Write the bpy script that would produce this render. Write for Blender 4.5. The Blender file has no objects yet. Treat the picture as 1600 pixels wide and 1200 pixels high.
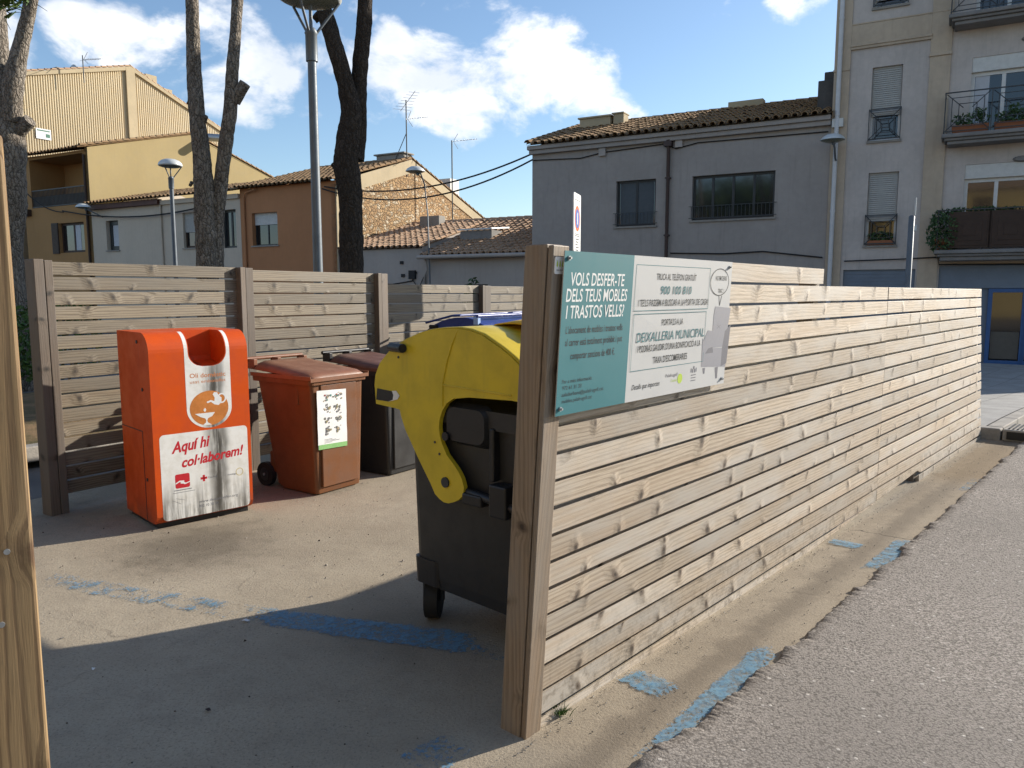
import bpy, bmesh, math, random
from mathutils import Vector, Matrix, noise
random.seed(7)
S = bpy.context.scene
COL = S.collection
R = math.radians

# ------------------------------------------------------------------ camera
FPX, CAMH = 1200.0, 1.6
PITCH = math.atan(143.0/FPX)
cam = bpy.data.cameras.new('camera'); cam_o = bpy.data.objects.new('camera', cam); COL.objects.link(cam_o)
cam.sensor_fit = 'HORIZONTAL'; cam.sensor_width = 36.0; cam.lens = 36.0*FPX/1600.0
cam.clip_start = 0.05; cam.clip_end = 2000
cam_o.location = (0, 0, CAMH); cam_o.rotation_euler = (math.pi/2-PITCH, 0, 0)
S.camera = cam_o

# ------------------------------------------------------------------ light, sky, exposure
SUN_EL = R(20.5); SUN_XY = Vector((.885, .465)).normalized()
SUN_AZ = math.atan2(SUN_XY.x, SUN_XY.y)          # clockwise from +Y
sun = bpy.data.lights.new('sun', 'SUN'); sun.energy = 5.0; sun.angle = R(.5); sun.color = (1.0, .93, .82)
sun_o = bpy.data.objects.new('sun', sun); COL.objects.link(sun_o)
sdir = Vector((SUN_XY.x*math.cos(SUN_EL), SUN_XY.y*math.cos(SUN_EL), math.sin(SUN_EL)))
sun_o.rotation_euler = sdir.to_track_quat('Z', 'Y').to_euler(); sun_o.location = (20, 10, 20)
S.view_settings.view_transform = 'Standard'; S.view_settings.look = 'None'
S.view_settings.exposure = 0.75; S.view_settings.gamma = 1.0
S.view_settings.use_curve_mapping = False
S.render.resolution_x = 1024; S.render.resolution_y = 768

def ray(px, py):
    a = (px-800)/FPX; b = (600-py)/FPX; c, s = math.cos(PITCH), math.sin(PITCH)
    return Vector((a, c+b*s, -s+b*c))
C0 = Vector((0, 0, CAMH))
def gnd(px, py, z=0.0):
    r = ray(px, py); return C0 + r*((z-CAMH)/r.z)
def at(px, py, Y):
    r = ray(px, py); return C0 + r*(Y/r.y)
def onplane(px, py, P, xd):
    xd = Vector((xd[0], xd[1], 0)).normalized(); n = Vector((xd.y, -xd.x, 0)); P = Vector(P)
    r = ray(px, py); q = C0 + r*((P-C0).dot(n)/r.dot(n)); return (q-P).dot(xd), q.z

class NT:
    """tiny node helper"""
    def __init__(s, tree): s.t = tree; s.n = tree.nodes; s.l = tree.links
    def add(s, typ, **kw):
        n = s.n.new(typ)
        for k, v in kw.items():
            if k == 'ins':
                for i, val in v.items():
                    if isinstance(val, bpy.types.NodeSocket): s.l.new(val, n.inputs[i])
                    else: n.inputs[i].default_value = val
            else: setattr(n, k, v)
        return n
    def math(s, op, a, b=0.0, c=0.0, clamp=False):
        n = s.add('ShaderNodeMath', operation=op, use_clamp=clamp, ins={0: a, 1: b, 2: c}); return n.outputs[0]
    def vmath(s, op, a, b=(0, 0, 0), out=0):
        n = s.add('ShaderNodeVectorMath', operation=op, ins={0: a, 1: b}); return n.outputs[out]
    def mapr(s, v, a, b, c=0.0, d=1.0, smooth=True):
        n = s.add('ShaderNodeMapRange', interpolation_type='SMOOTHSTEP' if smooth else 'LINEAR', ins={0: v, 1: a, 2: b, 3: c, 4: d}); return n.outputs[0]
    def noise(s, vec, scale, detail=4.0, rough=.55, dist=0.0, out=0):
        n = s.add('ShaderNodeTexNoise', ins={'Vector': vec, 'Scale': scale, 'Detail': detail, 'Roughness': rough, 'Distortion': dist}); return n.outputs[out]
    def mix(s, f, a, b, blend='MIX'):
        n = s.add('ShaderNodeMix', data_type='RGBA', blend_type=blend, ins={0: f, 6: a, 7: b}); return n.outputs[2]
    def xyz(s, x, y, z):
        return s.add('ShaderNodeCombineXYZ', ins={0: x, 1: y, 2: z}).outputs[0]
    def sep(s, v):
        return s.add('ShaderNodeSeparateXYZ', ins={0: v}).outputs
    def bump(s, h, strength=.5, dist=.01, normal=None):
        ins = {'Strength': strength, 'Distance': dist, 'Height': h}
        n = s.add('ShaderNodeBump', ins=ins)
        if normal is not None: s.l.new(normal, n.inputs['Normal'])
        return n.outputs[0]

def c3(c): return (c[0], c[1], c[2], 1.0)

# world: physical sky with broken cumulus mixed in by direction
W = bpy.data.worlds.new('World'); S.world = W; W.use_nodes = True
w = NT(W.node_tree); w.n.clear()
sky = w.add('ShaderNodeTexSky', sky_type='NISHITA', sun_disc=False, sun_elevation=SUN_EL, sun_rotation=SUN_AZ)
sky.air_density = 1.0; sky.dust_density = .5; sky.ozone_density = 2.8
gen = w.add('ShaderNodeTexCoord').outputs['Generated']
dirn = w.vmath('NORMALIZE', gen)
blobs = [(620,95,60,.95),(675,118,80,1),(740,140,75,1),(800,100,70,.95),(850,112,78,1),(905,142,72,1),(955,176,45,.95),(990,188,28,.8),(590,150,50,.7),
         (120,45,60,.66),(190,70,70,.70),(260,95,70,.70),(330,120,60,.62),(400,90,70,.70),(440,140,50,.72),(360,40,60,.6),(470,60,50,.6),(540,60,60,.62),(480,180,32,.6),(395,160,50,.65),
         (705,25,50,.45),(805,192,30,.8),(780,30,40,.4),(1250,0,50,.55),(-60,60,110,.9),(-300,200,200,.9)]
acc = None
for (bx, by, br, bw) in blobs:
    d0 = ray(bx, by).normalized(); d1 = ray(bx+br, by).normalized()
    dot = w.vmath('DOT_PRODUCT', dirn, tuple(d0), out=1)
    m = w.mapr(dot, d0.dot(d1)-(1-d0.dot(d1))*.9, 1.0, 0.0, bw)
    acc = m if acc is None else w.math('MAXIMUM', acc, m)
sz = w.sep(dirn)
flat = w.vmath('MULTIPLY', dirn, (1, 1, 1.7))
n1 = w.noise(flat, 9.5, 9.0, .60, .25)
n2 = w.noise(flat, 2.4, 5.0, .55)
dens = w.math('ADD', w.math('MULTIPLY', acc, .80), w.math('MULTIPLY', w.math('SUBTRACT', n1, .5), 2.1))
# scattered clouds outside the picture
behind = w.mapr(sz[1], .55, .1)
dens = w.math('ADD', dens, w.math('MULTIPLY', w.math('MULTIPLY', behind, w.mapr(n2, .48, .62)), .5))
alpha = w.mapr(dens, .34, .80)
shade_n = w.noise(w.vmath('ADD', flat, (0.0, 0.0, .05)), 5.0, 6.0, .6)
ccol = w.mix(w.mapr(shade_n, .35, .65), (4.9, 5.2, 5.7, 1), (7.6, 7.5, 7.4, 1))
skyc = sky.outputs[0]
mixc = w.mix(w.math('MULTIPLY', alpha, .93), skyc, ccol)
bg = w.add('ShaderNodeBackground', ins={'Color': mixc, 'Strength': .112})
w.l.new(bg.outputs[0], w.add('ShaderNodeOutputWorld').inputs[0])

# ------------------------------------------------------------------ mesh builder
class MB:
    def __init__(s): s.v = []; s.f = []; s.r = []; s.m = []; s.sm = []
    def face(s, pts, r=0.0, m=0, sm=False):
        i = len(s.v); s.v += [tuple(p) for p in pts]; s.f.append(tuple(range(i, i+len(pts)))); s.r.append(r); s.m.append(m); s.sm.append(sm)
    def raw(s, vs, fs, r=0.0, m=0, sm=False):
        i = len(s.v); s.v += [tuple(p) for p in vs]
        for f in fs: s.f.append(tuple(i+k for k in f)); s.r.append(r); s.m.append(m); s.sm.append(sm)
    def box(s, x0, x1, y0, y1, z0, z1, r=0.0, m=0):
        v = [(x0,y0,z0),(x1,y0,z0),(x1,y1,z0),(x0,y1,z0),(x0,y0,z1),(x1,y0,z1),(x1,y1,z1),(x0,y1,z1)]
        s.raw(v, [(0,3,2,1),(4,5,6,7),(0,1,5,4),(1,2,6,5),(2,3,7,6),(3,0,4,7)], r, m)
    def hexa(s, v, r=0.0, m=0):
        s.raw(v, [(0,3,2,1),(4,5,6,7),(0,1,5,4),(1,2,6,5),(2,3,7,6),(3,0,4,7)], r, m)
    def loft(s, rings, cap=True, r=0.0, m=0, sm=True, closed=True):
        n = len(rings[0]); vs = [p for ring in rings for p in ring]; fs = []
        for a in range(len(rings)-1):
            for k in range(n if closed else n-1):
                k2 = (k+1) % n; fs.append((a*n+k, a*n+k2, (a+1)*n+k2, (a+1)*n+k))
        s.raw(vs, fs, r, m, sm)
        if cap:
            s.face(rings[0][::-1], r, m); s.face(rings[-1], r, m)
    def tube(s, pts, rad, n=10, r=0.0, m=0, cap=True):
        pts = [Vector(p) for p in pts]
        if not isinstance(rad, (list, tuple)): rad = [rad]*len(pts)
        rings = []; up = Vector((0, 0, 1))
        for i, p in enumerate(pts):
            t = (pts[min(i+1, len(pts)-1)]-pts[max(i-1, 0)])
            t = t.normalized() if t.length > 1e-9 else Vector((0, 0, 1))
            ref = up if abs(t.z) < .95 else Vector((1, 0, 0))
            a = t.cross(ref).normalized(); b = t.cross(a).normalized()
            rings.append([p + (a*math.cos(2*math.pi*k/n)+b*math.sin(2*math.pi*k/n))*rad[i] for k in range(n)])
        s.loft(rings, cap, r, m)
    def prism(s, pts, vec, r=0.0, m=0, sm=False):
        vec = Vector(vec); a = [Vector(p) for p in pts]; b = [p+vec for p in a]; n = len(a)
        s.face(a[::-1], r, m); s.face(b, r, m)
        s.raw(a+b, [(k, (k+1) % n, n+(k+1) % n, n+k) for k in range(n)], r, m, sm)
    def lathe(s, prof, c=(0, 0, 0), n=24, r=0.0, m=0, cap=True):
        c = Vector(c)
        rings = [[c+Vector((q*math.cos(2*math.pi*k/n), q*math.sin(2*math.pi*k/n), z)) for k in range(n)] for q, z in prof]
        s.loft(rings, cap, r, m)
    def build(s, name, mat, parent=None, loc=(0, 0, 0), rot=0.0, bevel=0.0, recalc=True, weld=False):
        me = bpy.data.meshes.new(name); me.from_pydata(s.v, [], s.f)
        at_ = me.attributes.new('rnd', 'FLOAT', 'FACE'); at_.data.foreach_set('value', s.r)
        me.polygons.foreach_set('use_smooth', s.sm); me.polygons.foreach_set('material_index', s.m)
        for mm in (mat if isinstance(mat, (list, tuple)) else [mat]): me.materials.append(mm)
        if recalc or weld:
            bm = bmesh.new(); bm.from_mesh(me)
            if weld: bmesh.ops.remove_doubles(bm, verts=bm.verts, dist=1e-5)
            bmesh.ops.recalc_face_normals(bm, faces=bm.faces); bm.to_mesh(me); bm.free()
        o = bpy.data.objects.new(name, me); COL.objects.link(o)
        o.location = loc; o.rotation_euler = (0, 0, rot)
        if parent is not None: o.parent = parent
        if bevel:
            b = o.modifiers.new('bevel', 'BEVEL'); b.width = bevel; b.segments = 2; b.limit_method = 'ANGLE'; b.angle_limit = R(40)
        return o

def tag(o, label=None, cat=None, group=None, kind=None):
    if label: o['label'] = label
    if cat: o['category'] = cat
    if group: o['group'] = group
    if kind: o['kind'] = kind
    return o
def thing(name, label, cat, loc, rot=0.0, group=None):
    o = bpy.data.objects.new(name, None); COL.objects.link(o); o.empty_display_size = .2
    o.location = loc; o.rotation_euler = (0, 0, rot); return tag(o, label, cat, group)

def text_mb(mb, body, x0, x1, z0, h, y=0.0, r=0.0, m=0, shear=0.0, bold=0.0, slope=0.0, thick=.0006):
    """lettering laid in the local XZ plane facing -Y, fitted to width x0..x1 and cap height h above baseline z0"""
    cu = bpy.data.curves.new('t', 'FONT'); cu.body = body; cu.shear = shear; cu.offset = bold; cu.resolution_u = 3; cu.fill_mode = 'FRONT'
    o = bpy.data.objects.new('t', cu); COL.objects.link(o)
    cu2 = bpy.data.curves.new('t2', 'FONT'); cu2.body = 'H'; o2 = bpy.data.objects.new('t2', cu2); COL.objects.link(o2)
    bpy.context.view_layer.update()
    dg = bpy.context.evaluated_depsgraph_get()
    me = bpy.data.meshes.new_from_object(o.evaluated_get(dg)); mh = bpy.data.meshes.new_from_object(o2.evaluated_get(dg))
    capH = max(v.co.y for v in mh.vertices)
    xs = [v.co.x for v in me.vertices]; a, b = min(xs), max(xs)
    sx = (x1-x0)/(b-a); sy = h/capH
    vs = [(x0+(v.co.x-a)*sx, y, z0+v.co.y*sy+slope*(v.co.x-a)*sx) for v in me.vertices]
    mb.raw(vs, [tuple(p.vertices) for p in me.polygons], r, m)
    for q in (o, o2): bpy.data.objects.remove(q)
    bpy.data.meshes.remove(me); bpy.data.meshes.remove(mh)

def disc(mb, x, z, rx, rz=None, y=0.0, n=24, m=0):
    rz = rz or rx
    mb.face([(x+rx*math.cos(2*math.pi*k/n), y, z+rz*math.sin(2*math.pi*k/n)) for k in range(n)], 0, m)
def ringxz(mb, x, z, rx, rz, t, y=0.0, n=32, m=0):
    for k in range(n):
        a, b = 2*math.pi*k/n, 2*math.pi*(k+1)/n
        mb.face([(x+rx*math.cos(a), y, z+rz*math.sin(a)), (x+rx*math.cos(b), y, z+rz*math.sin(b)),
                 (x+(rx-t)*math.cos(b), y, z+(rz-t)*math.sin(b)), (x+(rx-t)*math.cos(a), y, z+(rz-t)*math.sin(a))], 0, m)
def linexz(mb, p, q, t, y=0.0, m=0):
    p = Vector(p); q = Vector(q); d = (q-p).normalized(); n = Vector((-d.y, d.x))*t*.5
    mb.face([(a.x, y, a.y) for a in (p+n, q+n, q-n, p-n)], 0, m)
def rrect(x0, x1, z0, z1, r, n=5):
    out = []
    for cx, cz, a0 in ((x1-r, z0+r, -90), (x1-r, z1-r, 0), (x0+r, z1-r, 90), (x0+r, z0+r, 180)):
        for k in range(n+1):
            a = R(a0+90*k/n); out.append((cx+r*math.cos(a), cz+r*math.sin(a)))
    return out

# ------------------------------------------------------------------ materials
def new_mat(name):
    m = bpy.data.materials.new(name); m.use_nodes = True; t = NT(m.node_tree); t.n.clear()
    b = t.add('ShaderNodeBsdfPrincipled'); t.l.new(b.outputs[0], t.add('ShaderNodeOutputMaterial').inputs[0])
    return m, t, b
def setb(t, b, **kw):
    for k, v in kw.items():
        k = {'color': 'Base Color', 'rough': 'Roughness', 'spec': 'Specular IOR Level', 'metal': 'Metallic', 'normal': 'Normal', 'alpha': 'Alpha', 'trans': 'Transmission Weight', 'coat': 'Coat Weight'}[k]
        if isinstance(v, bpy.types.NodeSocket): t.l.new(v, b.inputs[k])
        else: b.inputs[k].default_value = v
def objco(t): return t.add('ShaderNodeTexCoord').outputs['Object']
def rnd(t): return t.add('ShaderNodeAttribute', attribute_type='GEOMETRY', attribute_name='rnd').outputs['Fac']

def mottled(name, col, var=.25, scale=3.0, rough=.8, spec=.3, bump=.0, bscale=120.0, col2=None, streak=0.0, metal=0.0):
    m, t, b = new_mat(name); p = objco(t)
    n = t.noise(p, scale, 6.0, .6); n2 = t.noise(p, scale*9, 4.0, .6)
    f = t.math('ADD', t.math('MULTIPLY', n, .65), t.math('MULTIPLY', n2, .35))
    c2 = col2 or tuple(x*(1-var) for x in col)
    cc = t.mix(t.mapr(f, .35, .65), c3(c2), c3(col))
    if streak:
        sp = t.vmath('MULTIPLY', p, (4.0, 4.0, .35)); sn = t.noise(sp, 2.0, 5.0, .65)
        cc = t.mix(t.mapr(sn, .5, .75, 0, streak), cc, c3(tuple(x*.55 for x in col)))
    rr = t.mapr(n2, .3, .7, max(rough-.1, .02), min(rough+.08, 1))
    setb(t, b, color=cc, rough=rr, spec=spec, metal=metal)
    if bump: setb(t, b, normal=t.bump(t.noise(p, bscale, 4.0, .6), bump, .01))
    return m

def wood(name, axis, light, dark, gray, knotc, knots=1.0, bump=.6, ring=.20, greyed=1.0, dirt=0.0):
    """weathered softwood, grain along axis; 'rnd' shifts the pattern board by board"""
    m, t, b = new_mat(name); p = objco(t); o = t.sep(p); rn = rnd(t)
    L, Wd, T = (o[0], o[2], o[1]) if axis == 'X' else (o[2], t.math('ADD', o[0], o[1]), o[1])
    L = t.math('ADD', L, t.math('MULTIPLY', rn, 37.0))
    Wd = t.math('ADD', Wd, t.math('MULTIPLY', rn, 3.7))
    kp = t.xyz(t.math('MULTIPLY', L, 3.0), t.math('MULTIPLY', Wd, 9.0), 0.0)
    vo = t.add('ShaderNodeTexVoronoi', voronoi_dimensions='2D', feature='F1', ins={'Vector': kp, 'Scale': 1.0, 'Randomness': .75})
    dl = t.vmath('MULTIPLY', t.vmath('SUBTRACT', kp, vo.outputs['Position']), (1/3.0, 1/9.0, 0))
    dl = t.vmath('MULTIPLY', dl, (1.0, .72, 1.0))
    dls = t.sep(dl); dl = t.xyz(t.math('ADD', dls[0], t.math('MULTIPLY', dls[1], t.math('MULTIPLY', t.math('SUBTRACT', t.sep(vo.outputs['Color'])[2], .5), 1.6))), dls[1], 0.0)
    ks = t.math('ADD', .62, t.math('MULTIPLY', t.sep(vo.outputs['Color'])[1], .85))
    kwarp = t.math('MULTIPLY', t.math('SUBTRACT', t.noise(t.xyz(t.math('MULTIPLY', L, 28.0), t.math('MULTIPLY', Wd, 28.0), rn), 1.0, 3.0), .5), .022)
    dist = t.math('ADD', t.math('DIVIDE', t.vmath('LENGTH', dl, out=1), ks), kwarp)
    smear = t.vmath('LENGTH', t.vmath('MULTIPLY', dl, (1.35, .60, 1.0)), out=1)
    smear = t.math('ADD', t.math('DIVIDE', smear, ks), t.math('MULTIPLY', kwarp, 1.6))
    on = t.math('GREATER_THAN', t.sep(vo.outputs['Color'])[0], 1-.50*knots)
    near = t.math('MULTIPLY', t.mapr(dist, .060, .010), on); sm_ = t.math('MULTIPLY', t.mapr(smear, .036, .002), on)
    knot = t.math('MULTIPLY', t.mapr(dist, .020, .010), on)
    core = t.math('MULTIPLY', t.mapr(dist, .009, .004), on)
    # grain field bends round the knots
    wav = t.noise(t.xyz(t.math('MULTIPLY', L, .9), t.math('MULTIPLY', Wd, 7.0), 0.0), 1.0, 3.0, .5)
    field = t.math('ADD', t.math('ADD', Wd, t.math('MULTIPLY', wav, .06)), t.math('MULTIPLY', near, .016))
    rings = t.math('SINE', t.math('ADD', t.math('MULTIPLY', field, 340.0), t.math('MULTIPLY', t.noise(t.xyz(t.math('MULTIPLY', L, 2.0), t.math('MULTIPLY', Wd, 60.0), 0.0), 1.0, 3.0), 9.0)))
    rings = t.mapr(rings, -.4, 1.0)
    fine = t.noise(t.xyz(t.math('MULTIPLY', L, 9.0), t.math('MULTIPLY', field, 420.0), T), 1.0, 5.0, .65)
    big = t.noise(t.xyz(t.math('MULTIPLY', L, 1.3), t.math('MULTIPLY', Wd, 5.0), rn), 1.0, 5.0, .6)
    f = t.math('ADD', t.math('MULTIPLY', rings, ring), t.math('MULTIPLY', fine, 1-ring))
    cc = t.mix(t.mapr(f, .22, .78), c3(light), c3(dark))
    cc = t.mix(t.mapr(big, .38, .68, 0, greyed), cc, c3(gray), 'MIX')
    brn = t.noise(t.xyz(t.math('MULTIPLY', L, .55), t.math('MULTIPLY', Wd, 6.0), 8.0), 1.0, 5.0, .6)
    cc = t.mix(t.mapr(brn, .50, .72, 0, .7), cc, c3(tuple(a*.45+b*.55*k for a, b, k in zip(light, dark, (1.15, .95, .75)))))
    streak = t.noise(t.xyz(t.math('MULTIPLY', L, 2.2), t.math('MULTIPLY', Wd, 150.0), 5.0), 1.0, 4.0, .6)
    cc = t.mix(t.mapr(streak, .54, .78, 0, .5), cc, c3(dark))
    cc = t.mix(t.math('MULTIPLY', near, .18), cc, c3(dark))
    cc = t.mix(t.math('MULTIPLY', sm_, .42), cc, c3(tuple(x*.6 for x in dark)))
    cc = t.mix(t.math('MULTIPLY', knot, .78), cc, c3(knotc))
    cc = t.mix(core, cc, c3(tuple(x*.5 for x in knotc)))
    tint = t.math('ADD', .76, t.math('MULTIPLY', t.math('FRACT', t.math('MULTIPLY', rn, 7.31)), .42))
    cc = t.mix(1.0, cc, t.xyz(tint, tint, tint), 'MULTIPLY')
    blot = t.noise(t.xyz(t.math('MULTIPLY', L, 3.0), t.math('MULTIPLY', Wd, 14.0), 3.0), 1.0, 6.0, .7)
    cc = t.mix(t.mapr(blot, .56, .76, 0, .5), cc, c3(tuple(x*.45 for x in gray)))
    if dirt:
        dm = t.math('MULTIPLY', t.mapr(o[2], .45, .02), t.mapr(t.noise(p, 24.0, 6.0, .75), .46, .66, 0, .6)); cc = t.mix(dm, cc, c3((.11,.088,.065)))
    setb(t, b, color=cc, rough=.60, spec=.5)
    h = t.math('ADD', t.math('MULTIPLY', f, -.0011), t.math('MULTIPLY', t.math('ADD', near, t.math('MULTIPLY', sm_, .3)), .0046*min(1, knots)))
    h = t.math('ADD', h, t.math('MULTIPLY', big, .004))
    setb(t, b, normal=t.bump(h, bump, 1.0))
    return m

M = {}
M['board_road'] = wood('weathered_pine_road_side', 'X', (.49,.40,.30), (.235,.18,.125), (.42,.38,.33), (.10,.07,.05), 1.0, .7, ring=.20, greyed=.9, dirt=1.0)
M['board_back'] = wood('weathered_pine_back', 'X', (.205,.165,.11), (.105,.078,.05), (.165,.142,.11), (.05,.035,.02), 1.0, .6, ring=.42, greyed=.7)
M['post_road'] = wood('post_pine_grey', 'Z', (.27,.195,.13), (.13,.09,.055), (.205,.17,.135), (.08,.05,.03), .5)
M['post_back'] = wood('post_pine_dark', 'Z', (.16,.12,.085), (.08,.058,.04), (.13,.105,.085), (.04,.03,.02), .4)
M['post_fresh'] = wood('post_pine_amber', 'Z', (.33,.215,.10), (.10,.05,.018), (.235,.165,.09), (.09,.045,.02), .9, .5, .28, .5)

def plain(name, col, rough=.5, spec=.5, metal=0.0, var=.12, scale=8.0): return mottled(name, col, var, scale, rough, spec, 0.0, metal=metal)
M['white_panel'] = plain('white_panel', (.72,.72,.71), .45, .35, var=.04)
M['board_white'] = mottled('white_sign_panel', (.43,.43,.425), .06, .8, .6, .25)
M['teal'] = mottled('teal_print', (.038,.155,.175), .06, .8, .6, .25)
M['ink'] = plain('dark_ink', (.03,.035,.04), .5, .3)
M['teal_ink'] = plain('teal_ink', (.035,.15,.17), .5, .3)
M['white_ink'] = plain('white_ink', (.62,.63,.62), .5, .3, var=.03)
M['grey_ink'] = plain('grey_ink', (.24,.24,.265), .5, .3, var=.05)
M['grey_ink_d'] = plain('dark_grey_ink', (.14,.14,.16), .5, .3, var=.05)
M['green_ink'] = plain('green_ink', (.38,.50,.06), .5, .3, var=.05)
M['red_ink'] = plain('red_ink', (.50,.02,.03), .45, .4, var=.05)
M['steel'] = plain('galvanised_steel', (.42,.44,.46), .42, .5, .75, var=.2)
M['lamp_grey'] = plain('lamp_grey_paint', (.125,.145,.165), .5, .4, .2, var=.2)
M['lamp_glass'] = plain('lamp_opal', (.15,.165,.125), .3, .5, var=.1)
M['lamp_top'] = plain('lamp_top_grey', (.62,.64,.62), .4, .5, .2, var=.1)
M['black'] = plain('black_plastic', (.018,.018,.02), .45, .45, var=.3)
M['rubber'] = plain('black_rubber', (.02,.02,.02), .75, .3)
M['cable'] = plain('cable_black', (.02,.02,.022), .7, .3)
M['iron'] = plain('dark_iron', (.03,.035,.04), .5, .5, var=.2)
M['glass'] = plain('window_glass', (.012,.015,.018), .04, .8, var=.1)

# ------------------------------------------------------------------ frames of the place
def unit(x, y): v = Vector((x, y, 0)); return v.normalized()
FD = unit(.667, .745); FI = Vector((-FD.y, FD.x, 0)); FP = Vector((.106, 2.66, 0)); FROT = math.atan2(FD.y, FD.x)
def lean(u): return .065-.0165*u
BD = unit(.566, .824); BN = Vector((-BD.y, BD.x, 0)); BP = Vector((-3.33, 5.46, 0)); BROT = math.atan2(BD.y, BD.x)
SD = unit(.87, -.492); SN = Vector((-SD.y, SD.x, 0)); SP = Vector((10.6, 22, 0)); SROT = math.atan2(SD.y, SD.x)
ZS = -.35
def facade_point(px, py, off=0.0): return onplane(px, py, SP+SN*off, SD)
def F(u, d, z): return SP + SD*u + SN*d + Vector((0, 0, z))
def gz(x, y):
    """ground level: flat in front, falling gently to the street at the back"""
    q = (y + .15*x - 8.8)/9.0; q = max(0.0, min(1.0, q)); return ZS*q*q*(3-2*q)

# ------------------------------------------------------------------ ground
def sheet(name, poly_fn, mat, label=None): pass
def concrete_mat():
    m, t, b = new_mat('worn_concrete'); p = objco(t); o = t.sep(p)
    v = t.math('ADD', t.math('MULTIPLY', t.math('SUBTRACT', o[0], FP.x), FD.y), t.math('MULTIPLY', t.math('SUBTRACT', o[1], FP.y), -FD.x))  # out from the fence
    u = t.math('ADD', t.math('MULTIPLY', t.math('SUBTRACT', o[0], FP.x), FD.x), t.math('MULTIPLY', t.math('SUBTRACT', o[1], FP.y), FD.y))
    n1 = t.noise(p, .9, 6.0, .6); n2 = t.noise(p, 6.0, 6.0, .65); n3 = t.noise(p, 90.0, 4.0, .7); n4 = t.noise(p, 320.0, 2.0, .6)
    cc = t.mix(t.mapr(n1, .32, .68), c3((.325,.270,.198)), c3((.40,.338,.252)))
    cc = t.mix(t.mapr(n2, .42, .74, 0, .42), cc, c3((.25,.205,.155)))
    n5 = t.noise(p, 38.0, 6.0, .75)
    cc = t.mix(t.mapr(n5, .52, .72, 0, .55), cc, c3((.22,.18,.135)))
    cc = t.mix(t.mapr(n3, .50, .70, 0, .75), cc, c3((.17,.14,.105)))
    cc = t.mix(t.mapr(n3, .40, .26, 0, .55), cc, c3((.56,.49,.395)))
    cc = t.mix(t.mapr(n4, .62, .78, 0, .7), cc, c3((.58,.52,.44)))
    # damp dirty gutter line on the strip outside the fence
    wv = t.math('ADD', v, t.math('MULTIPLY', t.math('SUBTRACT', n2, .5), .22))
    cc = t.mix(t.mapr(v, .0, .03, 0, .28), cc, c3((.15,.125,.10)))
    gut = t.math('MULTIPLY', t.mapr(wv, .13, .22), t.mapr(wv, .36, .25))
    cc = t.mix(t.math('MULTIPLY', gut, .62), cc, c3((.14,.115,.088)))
    # earth washed over the strip far along it
    ear = t.math('MULTIPLY', t.mapr(u, 4.9, 5.6), t.math('MULTIPLY', t.mapr(u, 8.2, 6.9), t.mapr(t.math('ADD', wv, t.math('MULTIPLY', n1, .1)), .06, .14)))
    cc = t.mix(t.math('MULTIPLY', ear, .7), cc, c3((.20,.145,.085)))
    # oil round the oil bin
    dx = t.vmath('LENGTH', t.vmath('SUBTRACT', p, (-2.05, 4.75, 0)), out=1)
    dxx = t.math('ADD', dx, t.math('MULTIPLY', t.math('SUBTRACT', n2, .5), .9))
    cc = t.mix(t.mapr(dxx, .75, .1, 0, .7), cc, c3((.09,.075,.055)))
    for ox, oy, orr, oa in ((-1.75, 6.25, .7, .55), (-.5, 3.5, .55, .4), (-3.1, 5.4, .6, .5)):
        d2 = t.math('ADD', t.vmath('LENGTH', t.vmath('SUBTRACT', p, (ox, oy, 0)), out=1), t.math('MULTIPLY', t.math('SUBTRACT', n2, .5), .8)); cc = t.mix(t.mapr(d2, orr, .1, 0, oa), cc, c3((.10,.082,.06)))
    drip = t.noise(p, 4.5, 7.0, .7); cc = t.mix(t.mapr(drip, .64, .74, 0, .4), cc, c3((.13,.11,.085)))
    # hairline cracks
    vo = t.add('ShaderNodeTexVoronoi', feature='DISTANCE_TO_EDGE', ins={'Vector': t.vmath('ADD', p, t.vmath('MULTIPLY', t.noise(p, 3.0, 5.0, .6, out=1), (.35,.35,0))), 'Scale': .42, 'Randomness': 1.0})
    crack = t.math('MULTIPLY', t.mapr(vo.outputs['Distance'], .0035, .0008), t.mapr(n1, .52, .64))
    cc = t.mix(t.math('MULTIPLY', crack, .4), cc, c3((.06,.05,.04)))
    jl = t.math('ABSOLUTE', t.math('SUBTRACT', t.math('ADD', u, t.math('MULTIPLY', t.math('SUBTRACT', t.noise(p, 5.0, 5.0), .5), .22)), 3.30)); jl = t.math('MULTIPLY', t.mapr(jl, .011, .003), t.mapr(v, -.02, .03))
    cc = t.mix(t.math('MULTIPLY', jl, .8), cc, c3((.05,.04,.03)))
    setb(t, b, color=cc, rough=.92, spec=.15)
    h = t.math('ADD', t.math('MULTIPLY', n3, .004), t.math('ADD', t.math('MULTIPLY', n4, .0015), t.math('MULTIPLY', n2, .006)))
    setb(t, b, normal=t.bump(h, .7, 1.0)); return m
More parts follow.
